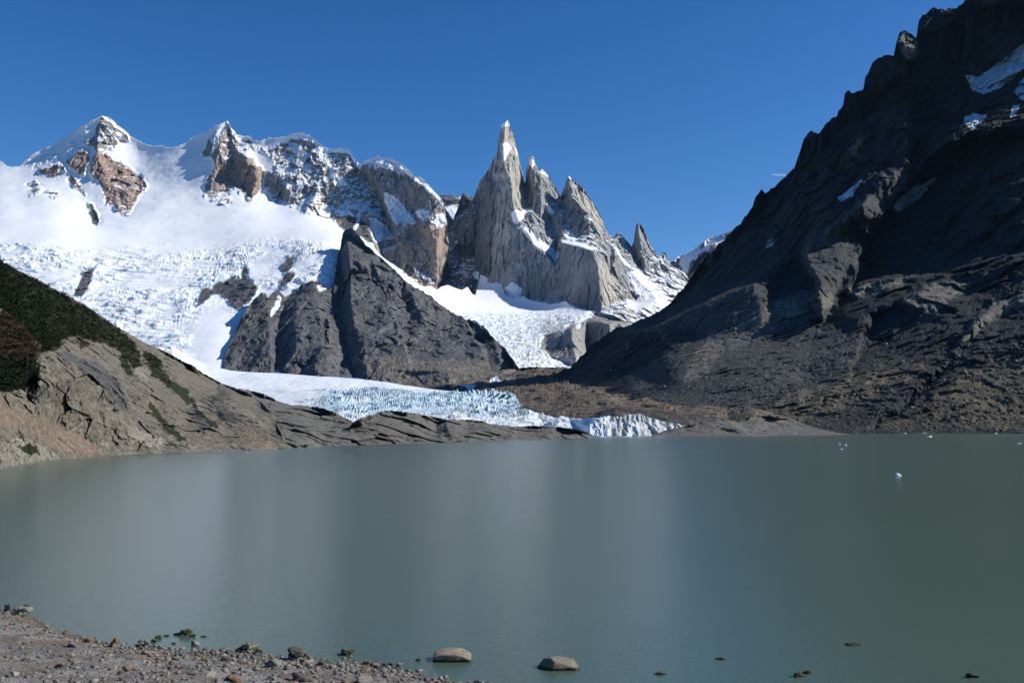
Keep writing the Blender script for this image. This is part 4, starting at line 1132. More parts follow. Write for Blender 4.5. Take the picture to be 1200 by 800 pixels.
a, b = shore_rows(255, 450)
o, *_ = relief('rock_outcrop', M_outcrop, [(255, 448), (262, 450), (277, 455), (290, 457), (307, 461), (318, 466), (325, 470), (342, 475), (362, 475.5), (370, 477), (380, 479), (390, 482), (400, 487), (412, 494), (425, 502), (434, 510), (442, 517), (450, 522)],
    [(255, wl(255) + 6), (450, wl(450) + 6)],
    [a, b, [(255, 448, 720), (290, 457, 730), (325, 470, 720), (362, 475, 710), (400, 487, 680), (425, 502, 620), (450, 521, 550)],
     [(300, 475, 620), (340, 490, 570), (365, 505, 525)], [(350, 482, 650), (385, 500, 590), (415, 512, 555)]],
    255, 450, .6, 120, n_out, dict(tan=lambda X, Y, P: 0 * X), back=120, jag=.9, jagscale=6, soft=6)
structure(o, 'grey ice worn rock ridge sloping into the lake beside the hillside', 'rock')
a, b = shore_rows(410, 700, 1.02)
o, *_ = relief('rock_outcrop', M_outcrop, [(410, 500), (415, 494), (425, 489), (437, 486), (447, 482), (455, 481), (465, 482), (475, 483), (495, 486), (510, 489), (518, 490), (525, 491), (550, 492), (565, 494), (575, 497), (585, 498), (605, 500), (625, 499), (640, 500), (650, 500), (670, 502), (687, 506), (693, 509), (700, 514)],
    [(410, wl(410) + 6), (700, wl(700) + 6)],
    [a, b, [(410, 500, 600), (455, 481, 700), (495, 486, 730), (550, 492, 790), (605, 500, 830), (650, 500, 850), (700, 513, 870), (730, 513, 880)],
     [(522, 492, 735), (518, 505, 690), (522, 517, 620)], [(513, 491, 755), (511, 505, 702)], [(450, 495, 630), (480, 500, 650)], [(560, 503, 710), (600, 508, 740)]],
    410, 700, .6, 90, n_out, dict(tan=lambda X, Y, P: .6 * pmask([[(520, 487), (560, 489), (620, 496), (560, 496), (530, 493)]], X, Y, 3, 2)), back=150, jag=1.2, jagscale=6, soft=4)
structure(o, 'long low grey rock bar between the lake and the glacier', 'rock')


def wl3(x):
    return 0 * x + 510.4


o, *_ = relief('rock_outcrop', M_outcrop, [(764, 511), (772, 508), (780, 505), (790, 502), (800, 500), (808, 498), (817, 496), (837, 494), (850, 492.5), (860, 493), (866, 496), (870, 494), (875, 489), (890, 487), (908, 487), (929, 492), (950, 500), (971, 506), (990, 511)],
    [(764, 515), (990, 515)],
    [[(764, 515, 1000), (880, 515, 1010), (990, 515, 1040)], [(764, 510.3, 1010), (880, 510, 1020), (990, 510, 1050)], [(764, 508, 1030), (800, 500, 1045), (850, 492, 1060), (868, 495, 1090), (890, 487, 1130), (929, 492, 1140), (990, 511, 1060)]],
    764, 990, .6, 60, lambda P, X, Y, t: (-smooth((509 - Y) / 5) * (9 * (ridged(P[..., 0] / 30, P[..., 1] / 30, P[..., 2] / 22, 5, 111, .6) - .3)), 0 * X),
    dict(tan=lambda X, Y, P: .3 * smooth((X - 865) / 15)), back=120, jag=.8, jagscale=6)
structure(o, 'low grey rock mound on the far shore right of the ice cliff', 'rock')

# ================================================================== GROUND, LAKE, BEACH
M_bed = terrain_mat('lake_bed', (.10, .095, .08), (.14, .13, .11), (.12, .11, .09), .5)
gx = np.linspace(-8900, 8900, 31); gy = np.linspace(-380, 15900, 31)
GX, GY = np.meshgrid(gx, gy)
o = mesh_grid('ground', np.stack([GX, GY, 0 * GX - 25], -1), M_bed)
structure(o, 'grey gravel ground lying under the lake and mountains', 'ground')


def water_material():
    T = NT('glacial_water')
    v = T.coords()
    sep = T.n('ShaderNodeMapping')
    sep.inputs['Scale'].default_value = (.55, 1.0, 1.0)
    g = T.n('ShaderNodeTexCoord'); T.link(g.outputs['Object'], sep.inputs[0])
    h1 = T.noise(sep.outputs[0], 1.1, 4, .6)
    h2 = T.noise(sep.outputs[0], 4.2, 3, .6)
    nrm = T.bump(h1, .035, .3)
    nrm = T.bump(h2, .022, .35, nrm)
    nrm = T.bump(T.noise(sep.outputs[0], 11.0, 2, .5), .014, .7, nrm)
    n = T.noise(v, .012, 3, .5)
    col = T.mix(T.ramp(n, .35, .65), (.071, .115, .079), (.077, .122, .086))
    T.finish(col, .22, nrm, .5)
    T.p.inputs['IOR'].default_value = 1.47
    return T.m


M_water = water_material()
gx = np.linspace(-1500, 1900, 35); gy = np.concatenate([np.linspace(8, 100, 12), np.linspace(140, 1480, 30)])
GX, GY = np.meshgrid(gx, gy)
o = mesh_grid('lake', np.stack([GX, GY, 0 * GX], -1), M_water)
structure(o, 'grey green milky glacial lake with soft ripples', 'lake')

SHORE_PX = [(-900, 668), (-600, 680), (-300, 694), (-100, 705), (0, 716), (35, 722), (60, 735), (85, 743), (110, 748), (130, 753), (150, 758), (165, 757), (200, 763), (240, 764), (300, 764), (330, 769), (360, 773), (400, 776), (440, 779), (470, 786), (500, 791), (540, 799), (580, 806), (700, 812), (1200, 822), (1900, 830)]
SH = np.array([water_pt(*p) for p in SHORE_PX])


def beach_z(x, y):
    ys = np.interp(x, SH[:, 0], SH[:, 1]) + .5 * fbm(x / 1.6, 0 * x, 0 * x, 3, 121)
    d = ys - y
    z = np.where(d > 0, .095 * d + .0026 * d * d, .075 * d)
    z = np.minimum(z, 8.2 + .002 * d)
    z = z + np.clip(np.abs(d) / 3, .15, 1) * (.22 * fbm(x / 4.5, y / 4.5, 0 * x, 3, 122) + .07 * fbm(x / .7, y / .7, 0 * x, 4, 123))
    return z


def beach_material():
    T = NT('beach_gravel')
    v = T.coords()
    n1 = T.noise(v, .55, 4, .6); n2 = T.noise(v, 9.0, 6, .7); n3 = T.noise(v, 2.6, 5, .65)
    vo = T.n('ShaderNodeTexVoronoi'); T.link(v, vo.inputs['Vector']); vo.inputs['Scale'].default_value = 13
    vo2 = T.n('ShaderNodeTexVoronoi'); T.link(v, vo2.inputs['Vector']); vo2.inputs['Scale'].default_value = 34
    col = T.mix(T.ramp(n1, .40, .60), (.15, .132, .11), (.24, .228, .21))
    n5 = T.noise(v, .28, 4, .6)
    col = T.mix(T.ramp(n5, .50, .66), col, (.185, .135, .095))
    col = T.mix(T.ramp(n3, .58, .74), col, (.22, .155, .10))
    col = T.mix(T.ramp(T.noise(v, .45, 4, .6, dist=.6), .60, .70), col, (.085, .082, .055))
    vg = T.n('ShaderNodeRGBToBW'); T.link(vo.outputs['Color'], vg.inputs[0])
    col = T.mix(.55, col, T.mix(vg.outputs[0], (.15, .15, .15), (.85, .85, .85)), 'SOFT_LIGHT')
    col = T.mix(.45, col, T.mix(n2, (.2, .2, .2), (.8, .8, .8)), 'OVERLAY')
    # the wet rim by the water is darker
    sx = T.n('ShaderNodeSeparateXYZ'); T.link(v, sx.inputs[0])
    wet = T.ramp(sx.outputs[2], .10, .0)
    col = T.mix(T.math('MULTIPLY', wet, .6), col, (.07, .065, .05))
    nrm = T.bump(vo.outputs['Distance'], .05, .8)
    nrm = T.bump(vo2.outputs['Distance'], .02, .7, nrm)
    nrm = T.bump(n2, .05, .6, nrm)
    return T.finish(col, .9, nrm, .2)


M_beach = beach_material()
bx = np.concatenate([np.linspace(-150, -34, 40), np.arange(-33.5, 3, .13), np.linspace(3.5, 150, 50)])
by = np.concatenate([np.linspace(-60, 24, 40), np.arange(24.3, 60, .13), np.linspace(61, 80, 10)])
BX, BY = np.meshgrid(bx, by)
o = mesh_grid('beach', np.stack([BX, BY, beach_z(BX, BY)], -1), M_beach)
structure(o, 'grey brown gravel beach at the near shore', 'beach')

# ------------------------------------------------------------------ stones
def ico(sub):
    p = (1 + 5 ** .5) / 2
    V = [(-1, p, 0), (1, p, 0), (-1, -p, 0), (1, -p, 0), (0, -1, p), (0, 1, p), (0, -1, -p), (0, 1, -p), (p, 0, -1), (p, 0, 1), (-p, 0, -1), (-p, 0, 1)]
    Fc = [(0, 11, 5), (0, 5, 1), (0, 1, 7), (0, 7, 10), (0, 10, 11), (1, 5, 9), (5, 11, 4), (11, 10, 2), (10, 7, 6), (7, 1, 8), (3, 9, 4), (3, 4, 2), (3, 2, 6), (3, 6, 8), (3, 8, 9), (4, 9, 5), (2, 4, 11), (6, 2, 10), (8, 6, 7), (9, 8, 1)]
    V = [np.array(v) / np.linalg.norm(v) for v in V]
    for _ in range(sub):
        mid, nf = {}, []
        def m(a, b):
            k = (min(a, b), max(a, b))
            if k not in mid:
                w = V[a] + V[b]; V.append(w / np.linalg.norm(w)); mid[k] = len(V) - 1
            return mid[k]
        for a, b, c in Fc:
            x, y, z = m(a, b), m(b, c), m(c, a)
            nf += [(a, x, z), (b, y, x), (c, z, y), (x, y, z)]
        Fc = nf
    return np.array(V), np.array(Fc)


ICO = {k: ico(k) for k in (0, 1, 2, 3)}


def rock_shape(seed, sub=2, cuts=9, rough=.08, flat=.6, stretch=1.4, lo=.55):
    r = np.random.default_rng(seed)
    V, Fc = ICO[sub]
    V = V.copy()
    for _ in range(cuts):
        n = r.normal(size=3); n /= np.linalg.norm(n)
        d = r.uniform(lo, .9)
        s = V @ n
        V = V - np.clip(s - d, 0, None)[:, None] * n
    V = V * (1 + rough * fbm(V[:, 0] * 2.2 + seed, V[:, 1] * 2.2, V[:, 2] * 2.2, 3, seed)[:, None] * 1.5)
    V[:, 0] *= stretch; V[:, 2] *= flat
    return V, Fc


def stone_mat(name, c1, c2, moss=False, scale=6.0):
    T = NT(name)
    v = T.coords()
    n1 = T.noise(v, scale, 6, .65); n2 = T.noise(v, scale * 5, 5, .7)
    oi = T.n('ShaderNodeObjectInfo')
    col = T.mix(T.ramp(n1, .35, .65), c1, c2)
    col = T.mix(.5, col, T.mix(n2, (.22, .22, .22), (.78, .78, .78)), 'OVERLAY')
    col = T.mix(.35, col, T.mix(oi.outputs['Random'], (.25, .25, .25), (.7, .68, .64)), 'OVERLAY')
    if moss:
        g = T.n('ShaderNodeNewGeometry'); sx = T.n('ShaderNodeSeparateXYZ'); T.link(g.outputs['Position'], sx.inputs[0])
        f = T.math('ADD', T.ramp(sx.outputs[2], moss, 0.0), T.math('MULTIPLY', T.math('SUBTRACT', n1, .5), 1.1))
        col = T.mix(T.ramp(f, .45, .6), col, T.mix(n2, (.022, .030, .012), (.072, .078, .030)))
    return T.finish(col, .85, T.bump(n2, .03, .8), .25)


MS = {'grey': stone_mat('grey_stone', (.17, .16, .145), (.26, .245, .22)),
      'pale': stone_mat('pale_stone', (.24, .22, .18), (.35, .32, .27)),
      'dark': stone_mat('dark_stone', (.07, .062, .06), (.12, .105, .10)),
      'rust': stone_mat('rusty_stone', (.16, .10, .065), (.25, .16, .095)),
      'mossy': stone_mat('mossy_stone', (.15, .135, .10), (.24, .215, .16), moss=.35),
      'weed': stone_mat('weedy_stone', (.04, .05, .02), (.10, .11, .05), moss=.6),
      'boulder': stone_mat('boulder_stone', (.19, .155, .11), (.31, .265, .195), moss=.22)}


def stone(name, V, Fc, mat, loc, size, rotz, label, cat, group=None, tilt=(0, 0)):
    o = mesh_raw(name, V * size, Fc, mat, smooth_shade=False)
    o.location = loc; o.rotation_euler = (tilt[0], tilt[1], rotz)
    tag(o, label, cat, group)
    return o


def px_size(w, D):
    return w / F * D


# named boulders standing in the shallows or on the shore: (px x, px waterline y, width px, height px, material, label)
def lake_stone(px, py, w, hpx, mat, label, seed, name='boulder', cuts=10, rotz=0.0, tilt=(0, 0), lo=.55, z0=0.0):
    x, d = water_pt(px, py)
    W = px_size(w, d); H = px_size(hpx, d)
    V, Fc = rock_shape(seed, 3, cuts + 4, .05, 1.0, 1.0, lo - .1)
    V = V * (1 + .55 * facets(V[:, 0] * 2.1 + seed, V[:, 1] * 2.1, V[:, 2] * 2.1, 1, seed, .6) + .12 * fbm(V[:, 0] * 6, V[:, 1] * 6, V[:, 2] * 6, 3, seed))[:, None]
    V = V / np.abs(V).max(0)
    V = V * np.array([W / 2, W * .36, H * .75])
    return stone(name, V, Fc, MS[mat], (x, d + W * .2, z0 + H * .25), 1.0, rotz, label, 'boulder', None, tilt)


def big_boulder(px, py, w, hpx, pts, label, seed, mat='boulder'):
    """an angular block from its corner points: x along, y depth (0 near), z height; then worn edges and a rough skin"""
    import bmesh
    x, d = water_pt(px, py)
    W = px_size(w, d); H = px_size(hpx, d)
    bm = bmesh.new()
    for (a, b, c) in pts:
        bm.verts.new(((a - .5) * W, b * W * .8, c * H))
    res = bmesh.ops.convex_hull(bm, input=bm.verts)
    bmesh.ops.delete(bm, geom=[v for v in bm.verts if not v.link_faces], context='VERTS')
    bmesh.ops.bevel(bm, geom=list(bm.edges), offset=.012 * W, segments=1, profile=.6, affect='EDGES')
    bmesh.ops.triangulate(bm, faces=bm.faces)
    for _ in range(2):
        bmesh.ops.subdivide_edges(bm, edges=[e for e in bm.edges if e.calc_length() > .09 * W], cuts=1)
        bmesh.ops.triangulate(bm, faces=bm.faces)
    V = np.array([v.co[:] for v in bm.verts]); Fc = np.array([[v.index for v in f.verts] for f in bm.faces])
    bm.verts.index_update()
    Fc = np.array([[v.index for v in f.verts] for f in bm.faces])
    bm.free()
    q = V / W
    V = V + W * np.stack([.022 * fbm(q[:, 0] * 3.5 + k * 9.1, q[:, 1] * 3.5, q[:, 2] * 3.5 + seed, 5, seed + k, .6) for k in range(3)], -1)
    o = mesh_raw('boulder', V, Fc, MS[mat], smooth_shade=False)
    o.location = (x, d, 0)
    tag(o, label, 'boulder')
    return o


big_boulder(529, 776, 45, 9.5, [(0, .05, -.5), (1, .05, -.5), (1, .9, -.5), (.02, .9, -.5), (.02, .04, .60), (.24, .02, .90), (.60, .02, .93), (.90, .03, .55), (1, .1, .25), (.03, .7, .78), (.3, .95, 1.06), (.72, .95, 1.0), (.98, .8, .5), (.26, .30, 1.02), (.62, .32, 1.0)], 'flat topped tan boulder in the shallows beside the gravel spit', 141)
big_boulder(656, 786, 49, 11.5, [(-.02, .42, -.5), (.32, .0, -.5), (1, .12, -.5), (.92, .95, -.5), (.08, .95, -.5), (-.02, .42, .10), (.34, .0, .12), (.27, .34, 1.02), (.40, .10, .90), (.14, .65, .80), (.80, .05, .42), (1.0, .16, .10), (.86, .75, .62), (.46, .8, .92)], 'wedge shaped tan boulder alone in the lake with mossy foot', 142)
lake_stone(348, 774, 36, 15, 'dark', 'dark purplish boulder on the shoreline between pale rubble', 151)
lake_stone(405.5, 766, 20, 8, 'mossy', 'small mossy rock in the shallows off the dark shoreline boulder', 152, lo=.45)
lake_stone(214, 744.5, 25, 8, 'weed', 'flat rock covered in green weed off the beach', 153)
lake_stone(291, 764, 36, 10, 'mossy', 'low yellowish rubble rock at the shoreline', 154, lo=.42)
lake_stone(490, 774, 8, 3, 'weed', 'small dark weed covered stone left of flat topped boulder', 155)
lake_stone(7, 718, 11, 11, 'dark', 'dark pointed rock beside a pale slab at the beach point', 156, lo=.42)
lake_stone(23, 720, 26, 9, 'grey', 'pale slab rock at the tip of the beach point', 157, lo=.45)
lake_stone(30, 711, 9, 3, 'weed', 'tiny dark stone just off the beach point', 158)
lake_stone(132, 759.5, 17, 12, 'rust', 'rust brown block standing at the edge of the beach', 159, lo=.42)
lake_stone(168, 755, 16, 7, 'grey', 'grey rock where the shallow inlet meets the beach', 160)
lake_stone(228, 757, 12, 8, 'grey', 'pale upright rock at the shallow inlet', 161)
lake_stone(1000, 756, 24, 3, 'weed', 'thin dark rock back barely breaking the water', 162)
lake_stone(845, 772.5, 15, 3, 'weed', 'dark low stone alone just above the water', 163)
lake_stone(937, 793, 17, 5, 'weed', 'dark mossy rock with pale tip in the shallows', 164)
lake_stone(946, 789, 11, 4, 'mossy', 'pale tipped stone touching the dark mossy rock', 165)
lake_stone(1140, 793.5, 20, 5, 'mossy', 'pair of pale knobs on a low mossy lake rock', 166, lo=.42)
lake_stone(774, 790, 18, 3, 'mossy', 'low pale submerged slab near the wedge shaped boulder', 167)
for k, (a, b, w, h_) in enumerate([(185, 748, 10, 4), (195, 745, 8, 3), (225, 746, 9, 3), (203, 754, 8, 2), (238, 746, 8, 2), (180, 752, 8, 4), (160, 757, 8, 3)]):
    o = lake_stone(a, b, w, h_, 'mossy', 'small mossy stone in the shallow inlet around the green weed rock', 170 + k, 'stone')
    o['group'] = 'mossy stones in the shallow inlet'; o['category'] = 'stone'

for gi, (cx, cy, n, spread, word) in enumerate([(291, 764, 9, 20, 'the yellowish rubble rock'), (170, 757, 7, 16, 'the grey inlet rock'), (352, 774, 8, 22, 'the dark purplish boulder'), (440, 780, 9, 26, 'the end of the gravel spit'), (405, 768, 4, 12, 'the small mossy shallows rock'), (24, 722, 5, 16, 'the pale slab at the beach point')]):
    rc = np.random.default_rng(900 + gi)
    for k in range(n):
        a, b = cx + rc.normal(0, spread * .5), cy + abs(rc.normal(0, 2.2)) - 1.0
        w = rc.uniform(4.5, 11)
        o = lake_stone(a, b, w, w * rc.uniform(.45, .7), str(rc.choice(['mossy', 'grey', 'pale', 'mossy'])), 'small broken rubble stone beside ' + word, 950 + gi * 20 + k, 'stone')
        o['group'] = 'rubble beside ' + word; o['category'] = 'stone'

# stones lying on the beach, each its own thing
variants = []
for k in range(14):
    V, Fc = rock_shape(200 + k, 2, 9, .06, .62, 1.25, .42)
    variants.append((V * (1 + .45 * facets(V[:, 0] * 1.9 + k * 3.3, V[:, 1] * 1.9, V[:, 2] * 2.4, 1, 210 + k, .5))[:, None], Fc))
meshes = {}
spots = []
r = np.random.default_rng(31)


def beach_hit(px, py):
    rx, rz = ray(px, py)
    d = np.arange(24, 62, .08)
    below = CAM_H + rz * d <= beach_z(rx * d, d)
    d = d[np.argmax(below)]
    return float(rx * d), float(d)


hand = [(31, 775, 11, 'dark'), (70, 781, 12, 'rust'), (78, 743, 9, 'rust'), (105, 752, 12, 'rust'), (128, 769, 7, 'pale'), (245, 792, 14, 'pale'), (275, 797, 22, 'rust'), (225, 790, 12, 'grey'), (320, 780, 26, 'grey'), (352, 797, 28, 'dark'), (360, 778, 14, 'pale'), (425, 800, 24, 'grey'), (263, 773, 12, 'dark'), (150, 785, 14, 'rust'), (172, 766, 14, 'grey'), (300, 785, 10, 'grey'), (140, 790, 10, 'rust'), (208, 782, 10, 'rust'), (376, 779, 12, 'dark'), (400, 780, 10, 'pale'), (333, 789, 8, 'pale'), (284, 776, 11, 'grey')]
for (px, py, w, mk) in hand:
    x, d = beach_hit(px, py)
    spots.append((x, d, px_size(w, d), mk))
N_ST = 270
tries = 0
while len(spots) < N_ST and tries < 20000:
    tries += 1
    px = r.uniform(-20, 560); py = r.uniform(715, 805)
    x, d = water_pt(px, py)
    d = d * r.uniform(.8, 1.0); x = (px - 600) / F * d
    ys = np.interp(x, SH[:, 0], SH[:, 1])
    if d > ys - .1:
        continue
    near = np.exp(-(ys - d) / 3.0)
    if r.random() > .25 + .75 * near * (1 if px > 140 else .5):
        continue
    s = .11 * (1 + r.pareto(3.2)) * (1.25 if px > 160 else 1)
    mk = r.choice(['grey', 'pale', 'dark', 'rust', 'mossy'], p=[.46, .13, .15, .20, .06])
    spots.append((x, d, min(s, .5), str(mk)))
names = {'grey': ('grey stone', 'grey stones on the beach'), 'pale': ('pale stone', 'pale stones on the beach'), 'dark': ('dark stone', 'dark stones on the beach'), 'rust': ('rusty orange stone', 'rusty stones on the beach'), 'mossy': ('mossy yellowish stone', 'mossy stones on the beach')}
ZS = beach_z(np.array([q[0] for q in spots]), np.array([q[1] for q in spots]))
for i, (x, d, w, mk) in enumerate(spots):
    k = int(r.integers(len(variants)))
    if (k, mk) not in meshes:
        V, Fc = variants[k]
        me0 = mesh_raw('stone', V * .5, Fc, MS[mk], smooth_shade=False)
        meshes[(k, mk)] = me0.data
        bpy.data.objects.remove(me0)
    o = bpy.data.objects.new('stone', meshes[(k, mk)])
    COL.objects.link(o)
    o.location = (x, d, ZS[i] + w * .12)
    o.scale = (w * .85, w * .85, w * r.uniform(.7, 1.1))
    o.rotation_euler = (r.normal(0, .2), r.normal(0, .2), r.uniform(0, 6.28))
    tag(o, 'small %s lying loose on the gravel beach' % names[mk][0], 'stone', names[mk][1])

# gravel too fine to count
NG = 15000
gv, gf, k0 = [], [], 0
V0, F0 = ICO[0]
gxs = r.uniform(-30, 1.5, NG * 2); gys = r.uniform(26, 56, NG * 2)
ysh = np.interp(gxs, SH[:, 0], SH[:, 1])
dist = ysh - gys
keep = (dist > -.7) & (gys > 26) & (r.random(NG * 2) < np.where(dist < 2.6, 1, .30) * np.where(gxs < -17.5, .45, 1)) & (np.abs(gxs) < gys * .56)
gxs, gys, dist = gxs[keep], gys[keep], dist[keep]
gz = beach_z(gxs, gys)
n = len(gxs)
sz = .022 * (1 + r.pareto(1.9, n)).clip(1, 5.0) * np.where(gxs > -15, 1.15, 1.0)
VV = V0[None] * (1 + .35 * r.normal(size=(n, 12, 1))).clip(.5, 1.5)
VV = VV * (sz[:, None, None] * np.array([1.2, 1.0, .7]))
ang = r.uniform(0, 6.28, n); ca, sa = np.cos(ang), np.sin(ang)
VX = VV[..., 0] * ca[:, None] - VV[..., 1] * sa[:, None]; VY = VV[..., 0] * sa[:, None] + VV[..., 1] * ca[:, None]
VV = np.stack([VX + gxs[:, None], VY + gys[:, None], VV[..., 2] + (gz + sz * .25)[:, None]], -1)
FF = F0[None] + (np.arange(n) * 12)[:, None, None]
shade = np.repeat(r.random(n), 12); warm = np.repeat(r.random(n), 12)
T = NT('gravel')
sh, wm = T.attr('shade'), T.attr('warm')
col = T.mix(sh, (.085, .078, .068), (.27, .25, .215))
col = T.mix(T.ramp(wm, .72, .95), col, (.21, .14, .085))
M_gravel = T.finish(col, .9, None, .2)
o = mesh_raw('gravel', VV.reshape(-1, 3), FF.reshape(-1, 3), M_gravel, dict(shade=shade, warm=warm), smooth_shade=False)
tag(o, 'loose grey and rusty gravel strewn over the near beach', 'gravel', kind='stuff')

# ------------------------------------------------------------------ ice floating on the lake
T = NT('floating_ice')
M_ice = T.finish(T.mix(T.ramp(T.noise(T.coords(), 1.2, 4), .4, .6), (.70, .80, .84), (.86, .89, .90)), .45, None, .5)
FLOES = [(1053, 558, 10, 5, 'single rounded white ice floe adrift alone in the open lake'),
         (984, 521.5, 4, 4, 'small upright ice block beside a flat floe off the dark slope'),
         (990, 522.5, 7, 3, 'flat tilted ice floe next to the small upright block'),
         (986, 526.5, 4, 1.4, 'thin low sliver of ice in front of the two floes'),
         (1090, 512, 8, 2, 'long thin flat ice floe near the far shore'),
         (1084, 508.2, 6, 1.8, 'narrow ice floe against the shore behind the long thin one'),
         (1047, 507.8, 5, 2.6, 'bright little ice chunk stranded at the foot of the scree'),
         (1014, 507.6, 5, 1.6, 'dull grey ice chunk at the waterline below the ochre slope'),
         (1167, 508.6, 4, 2.2, 'small white ice chunk at the dark scree shore'),
         (1195, 520, 6, 1.6, 'flat ice floe drifting away from the dark scree shore'),
         (1061, 508.1, 4, 1.6, 'small ice crumb beside the bright stranded chunk'),
         (735, 512, 14, 1.6, 'thin raft of white ice at the foot of the ice cliff'),
         (706, 512, 12, 1.8, 'broken white ice raft below the left end of ice cliff')]
for i, (px, py, w, h_, lab) in enumerate(FLOES):
    x, d = water_pt(px, py)
    W = px_size(w * .85, d); H = px_size(h_ * .85, d)
    V, Fc = rock_shape(300 + i, 2, 9, .12, 1.0, 1.0, .45)
    V = V / np.abs(V).max(0) * np.array([W / 2, W * .3, H * .62])
    stone('ice_floe', V, Fc, M_ice, (x, d + W * .2, H * .3), 1.0, 0, lab, 'ice floe')

# ------------------------------------------------------------------ boulders on the dark slope
M_slopeb = stone_mat('slope_boulder_stone', (.19, .175, .15), (.30, .28, .24), scale=.4)
ny_front = YM.shape[0]


def surf(P, X, Y, px, py):
    c = int(np.clip(np.searchsorted(X[0], px), 0, X.shape[1] - 1))
    rI = int(np.argmin(np.abs(Y[:, c] - py)))
    return P[rI, c]


bvar = []
for k in range(6):
    V, Fc = rock_shape(400 + k, 1, 8, .06, .8, 1.2, .5)
    t0 = mesh_raw('slope_boulder', V * .5, Fc, M_slopeb, smooth_shade=False)
    bvar.append(t0.data); bpy.data.objects.remove(t0)
big = [(1130, 437, 7.5), (1113, 432, 5), (1056, 425, 6), (1083, 453, 6), (1080, 370, 5), (1148, 363, 5), (1166, 376, 4), (1105, 446, 4), (1085, 367, 5), (1190, 358, 4), (716, 434, 4), (826, 443, 4), (987, 424, 4), (1170, 442, 4), (1020, 450, 3)]
bs = list(big)
rb = np.random.default_rng(77)
while len(bs) < 130:
    px = rb.uniform(700, 1215); py = rb.uniform(385, 503)
    if py < 500 - (px - 700) * .45 and px < 960 and py < 400:
        continue
    bs.append((px, py, 1.6 + min(3.0, rb.pareto(2.5) * .9)))
for i, (px, py, w) in enumerate(bs):
    p = surf(PM, XM, YM, px, py)
    W = px_size(w, p[1])
    o = bpy.data.objects.new('slope_boulder', bvar[i % 6]); COL.objects.link(o)
    o.location = (p[0], p[1] - W * .1, p[2] + W * .1)
    o.scale = (W, W, W); o.rotation_euler = (rb.normal(0, .4), rb.normal(0, .4), rb.uniform(0, 6.28))
    if i < 9:
        tag(o, 'large pale boulder resting on the dark scree slope', 'boulder', 'large pale boulders on the dark slope')
    else:
        tag(o, 'small pale boulder scattered on the dark scree slope', 'boulder', 'small pale boulders on the dark slope')

# rubble along the foot of the slope
nS = 9000
px = rb.uniform(690, 1225, nS * 2); py = 507 - 110 * rb.random(nS * 2) ** 1.5
ok = (py > 500 - np.clip(px - 680, 0, 230) * .42) | (px > 900)
px, py = px[ok][:nS], py[ok][:nS]
ci = np.clip(np.searchsorted(XM[0], px), 0, XM.shape[1] - 1)
fr = np.clip((YM[0, ci] - py) / (YM[0, ci] - YM[-1, ci]), 0, 1)
ri = np.round(fr * (ny_front - 1)).astype(int)
C = PM[ri, ci]
n = len(C)
sz = (.45 * (1 + rb.pareto(2.8, n))).clip(.45, 2.2) * C[:, 1] / 1168
VV = V0[None] * (1 + .35 * rb.normal(size=(n, 12, 1))).clip(.5, 1.5) * (sz[:, None, None] * np.array([1.2, 1.0, .8])) + C[:, None, :]
FF = F0[None] + (np.arange(n) * 12)[:, None, None]
T = NT('rubble')
M_rub = T.finish(T.mix(T.attr('shade'), (.06, .055, .048), (.20, .18, .145)), .92, None, .15)
o = mesh_raw('scree_rubble', VV.reshape(-1, 3), FF.reshape(-1, 3), M_rub, dict(shade=np.repeat(rb.random(n) ** 1.5, 12)), smooth_shade=False)
tag(o, 'fine rock rubble strewn along the foot of the dark mountain', 'rubble', kind='stuff')

# ------------------------------------------------------------------ shrubs on the left hill
rs = np.random.default_rng(55)
cand_x = rs.uniform(-78, 200, 26000); cand_y = rs.uniform(262, 470, 26000)
XX = cand_x[None]; YY = cand_y[None]
mv = pmask(L_VEG, XX, YY, 3, 4, 8)[0]
mm = pmask(L_MOSS, XX, YY, 3, 3, 8)[0] * .35
ml = pmask(L_RED, XX, YY, 3, 3, 8)[0] * .5
tl = np.array(TOP_L)
inside = cand_y > np.interp(cand_x, tl[:, 0], tl[:, 1]) + .5
pk = np.maximum(np.maximum(mv * 1.3 - .3, mm), ml)
pk = np.maximum(pk, .10 * pmask(L_VEG, XX, YY, 16, 4, 8)[0])
sel = inside & (rs.random(len(cand_x)) < pk)
cx, cy, isred = cand_x[sel], cand_y[sel], (ml[sel] > mv[sel])
ci = np.clip(np.searchsorted(XL[0], cx), 0, XL.shape[1] - 1)
fr = np.clip((YL[0, ci] - cy) / (YL[0, ci] - YL[-1, ci]), 0, 1)
ri = np.round(fr * (YL.shape[0] - 1)).astype(int)
C = PL[ri, ci]
nb = len(C)
NLEAF = 26
sz = (.5 + rs.gamma(2.0, .28, nb)).clip(.4, 2.2) * np.where(isred, .7, 1)
off = rs.normal(size=(nb, NLEAF, 3)); off /= np.linalg.norm(off, axis=2, keepdims=True)
off *= rs.uniform(.45, 1, (nb, NLEAF, 1))
off[..., 2] = np.abs(off[..., 2]) * .85
ctr = C[:, None, :] + off * sz[:, None, None]
u = rs.normal(size=(nb, NLEAF, 3)); u /= np.linalg.norm(u, axis=2, keepdims=True)
v = np.cross(u, rs.normal(size=(nb, NLEAF, 3))); v /= np.linalg.norm(v, axis=2, keepdims=True)
ls = (.30 * sz)[:, None, None] * rs.uniform(.6, 1.2, (nb, NLEAF, 1))
Q = np.stack([ctr - u * ls, ctr + v * ls * .7, ctr + u * ls], 2)
FF = np.arange(nb * NLEAF * 3).reshape(-1, 3)
sh = np.repeat(np.clip(rs.random(nb)[:, None] * .6 + rs.random((nb, NLEAF)) * .4, 0, 1).ravel(), 3)
rd = np.repeat(np.repeat(isred.astype(float)[:, None] * rs.random((nb, 1)), NLEAF, 1).ravel(), 3)
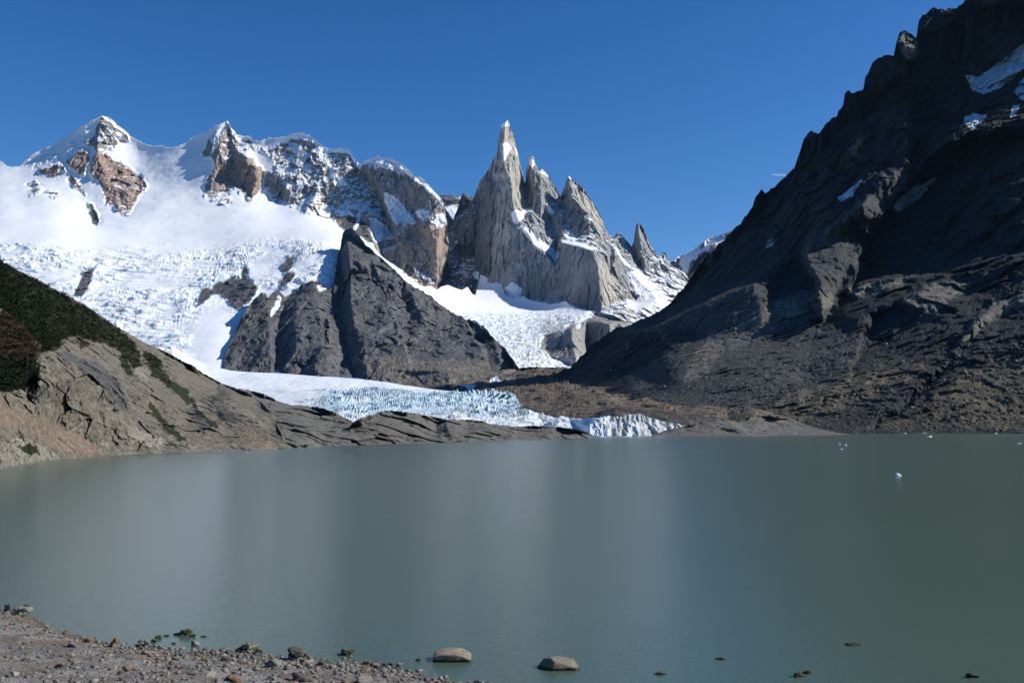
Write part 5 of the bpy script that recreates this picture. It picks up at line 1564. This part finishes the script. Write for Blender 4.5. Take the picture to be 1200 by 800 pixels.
T = NT('shrub_leaves')
col = T.mix(T.attr('shade'), (.008, .013, .007), (.020, .027, .012))
col = T.mix(T.attr('red'), col, (.040, .021, .015))
M_shrub = T.finish(col, .8, None, .1)
o = mesh_raw('shrubs', Q.reshape(-1, 3), FF, M_shrub, dict(shade=sh, red=rd), smooth_shade=False)
tag(o, 'dense dark green and reddish low shrubs covering the upper left hillside', 'shrubs', kind='stuff')
print('shrubs', nb)

# ------------------------------------------------------------------ a wisp of cloud in the sky
T = NT('cloud_wisp')
tr = T.n('ShaderNodeBsdfTransparent'); df = T.n('ShaderNodeBsdfDiffuse'); df.inputs[0].default_value = (.9, .9, .9, 1)
tl = T.n('ShaderNodeBsdfTranslucent'); tl.inputs[0].default_value = (.9, .9, .9, 1)
am = T.n('ShaderNodeAddShader'); T.link(df.outputs[0], am.inputs[0]); T.link(tl.outputs[0], am.inputs[1])
mx = T.n('ShaderNodeMixShader'); mx.inputs[0].default_value = .10
T.link(tr.outputs[0], mx.inputs[1]); T.link(am.outputs[0], mx.inputs[2]); T.link(mx.outputs[0], T.out.inputs[0])
V, Fc = ICO[3]
p = at(913, 205, 22000.0)
V = V * np.array([150, 60, 10]) * (1 + .4 * fbm(V[:, 0] * 3, V[:, 1] * 3, V[:, 2] * 3, 3, 9))[:, None]
V[:, 2] += -.06 * V[:, 0]
o = mesh_raw('cloud', V, Fc, T.m)
o.location = tuple(p)
tag(o, 'tiny thin white cloud wisp in the sky beside the dark ridge', 'cloud')

# ------------------------------------------------------------------ thin blue mountain air
T = NT('air')
pv = T.n('ShaderNodeVolumePrincipled')
pv.inputs['Color'].default_value = (.40, .68, 1.0, 1)
pv.inputs['Density'].default_value = 4.0e-6
T.link(pv.outputs[0], T.out.inputs['Volume'])
x0, x1, y0, y1, z0, z1 = -9000, 9000, -400, 16000, -27, 3600
V = np.array([(x, y, z) for z in (z0, z1) for y in (y0, y1) for x in (x0, x1)], float)
o = mesh_raw('haze', V, np.array([(0, 2, 3, 1), (4, 5, 7, 6), (0, 1, 5, 4), (2, 6, 7, 3), (0, 4, 6, 2), (1, 3, 7, 5)]), T.m, smooth_shade=False)
tag(o, 'thin blue air between the lake and the distant peaks', 'haze', kind='stuff')
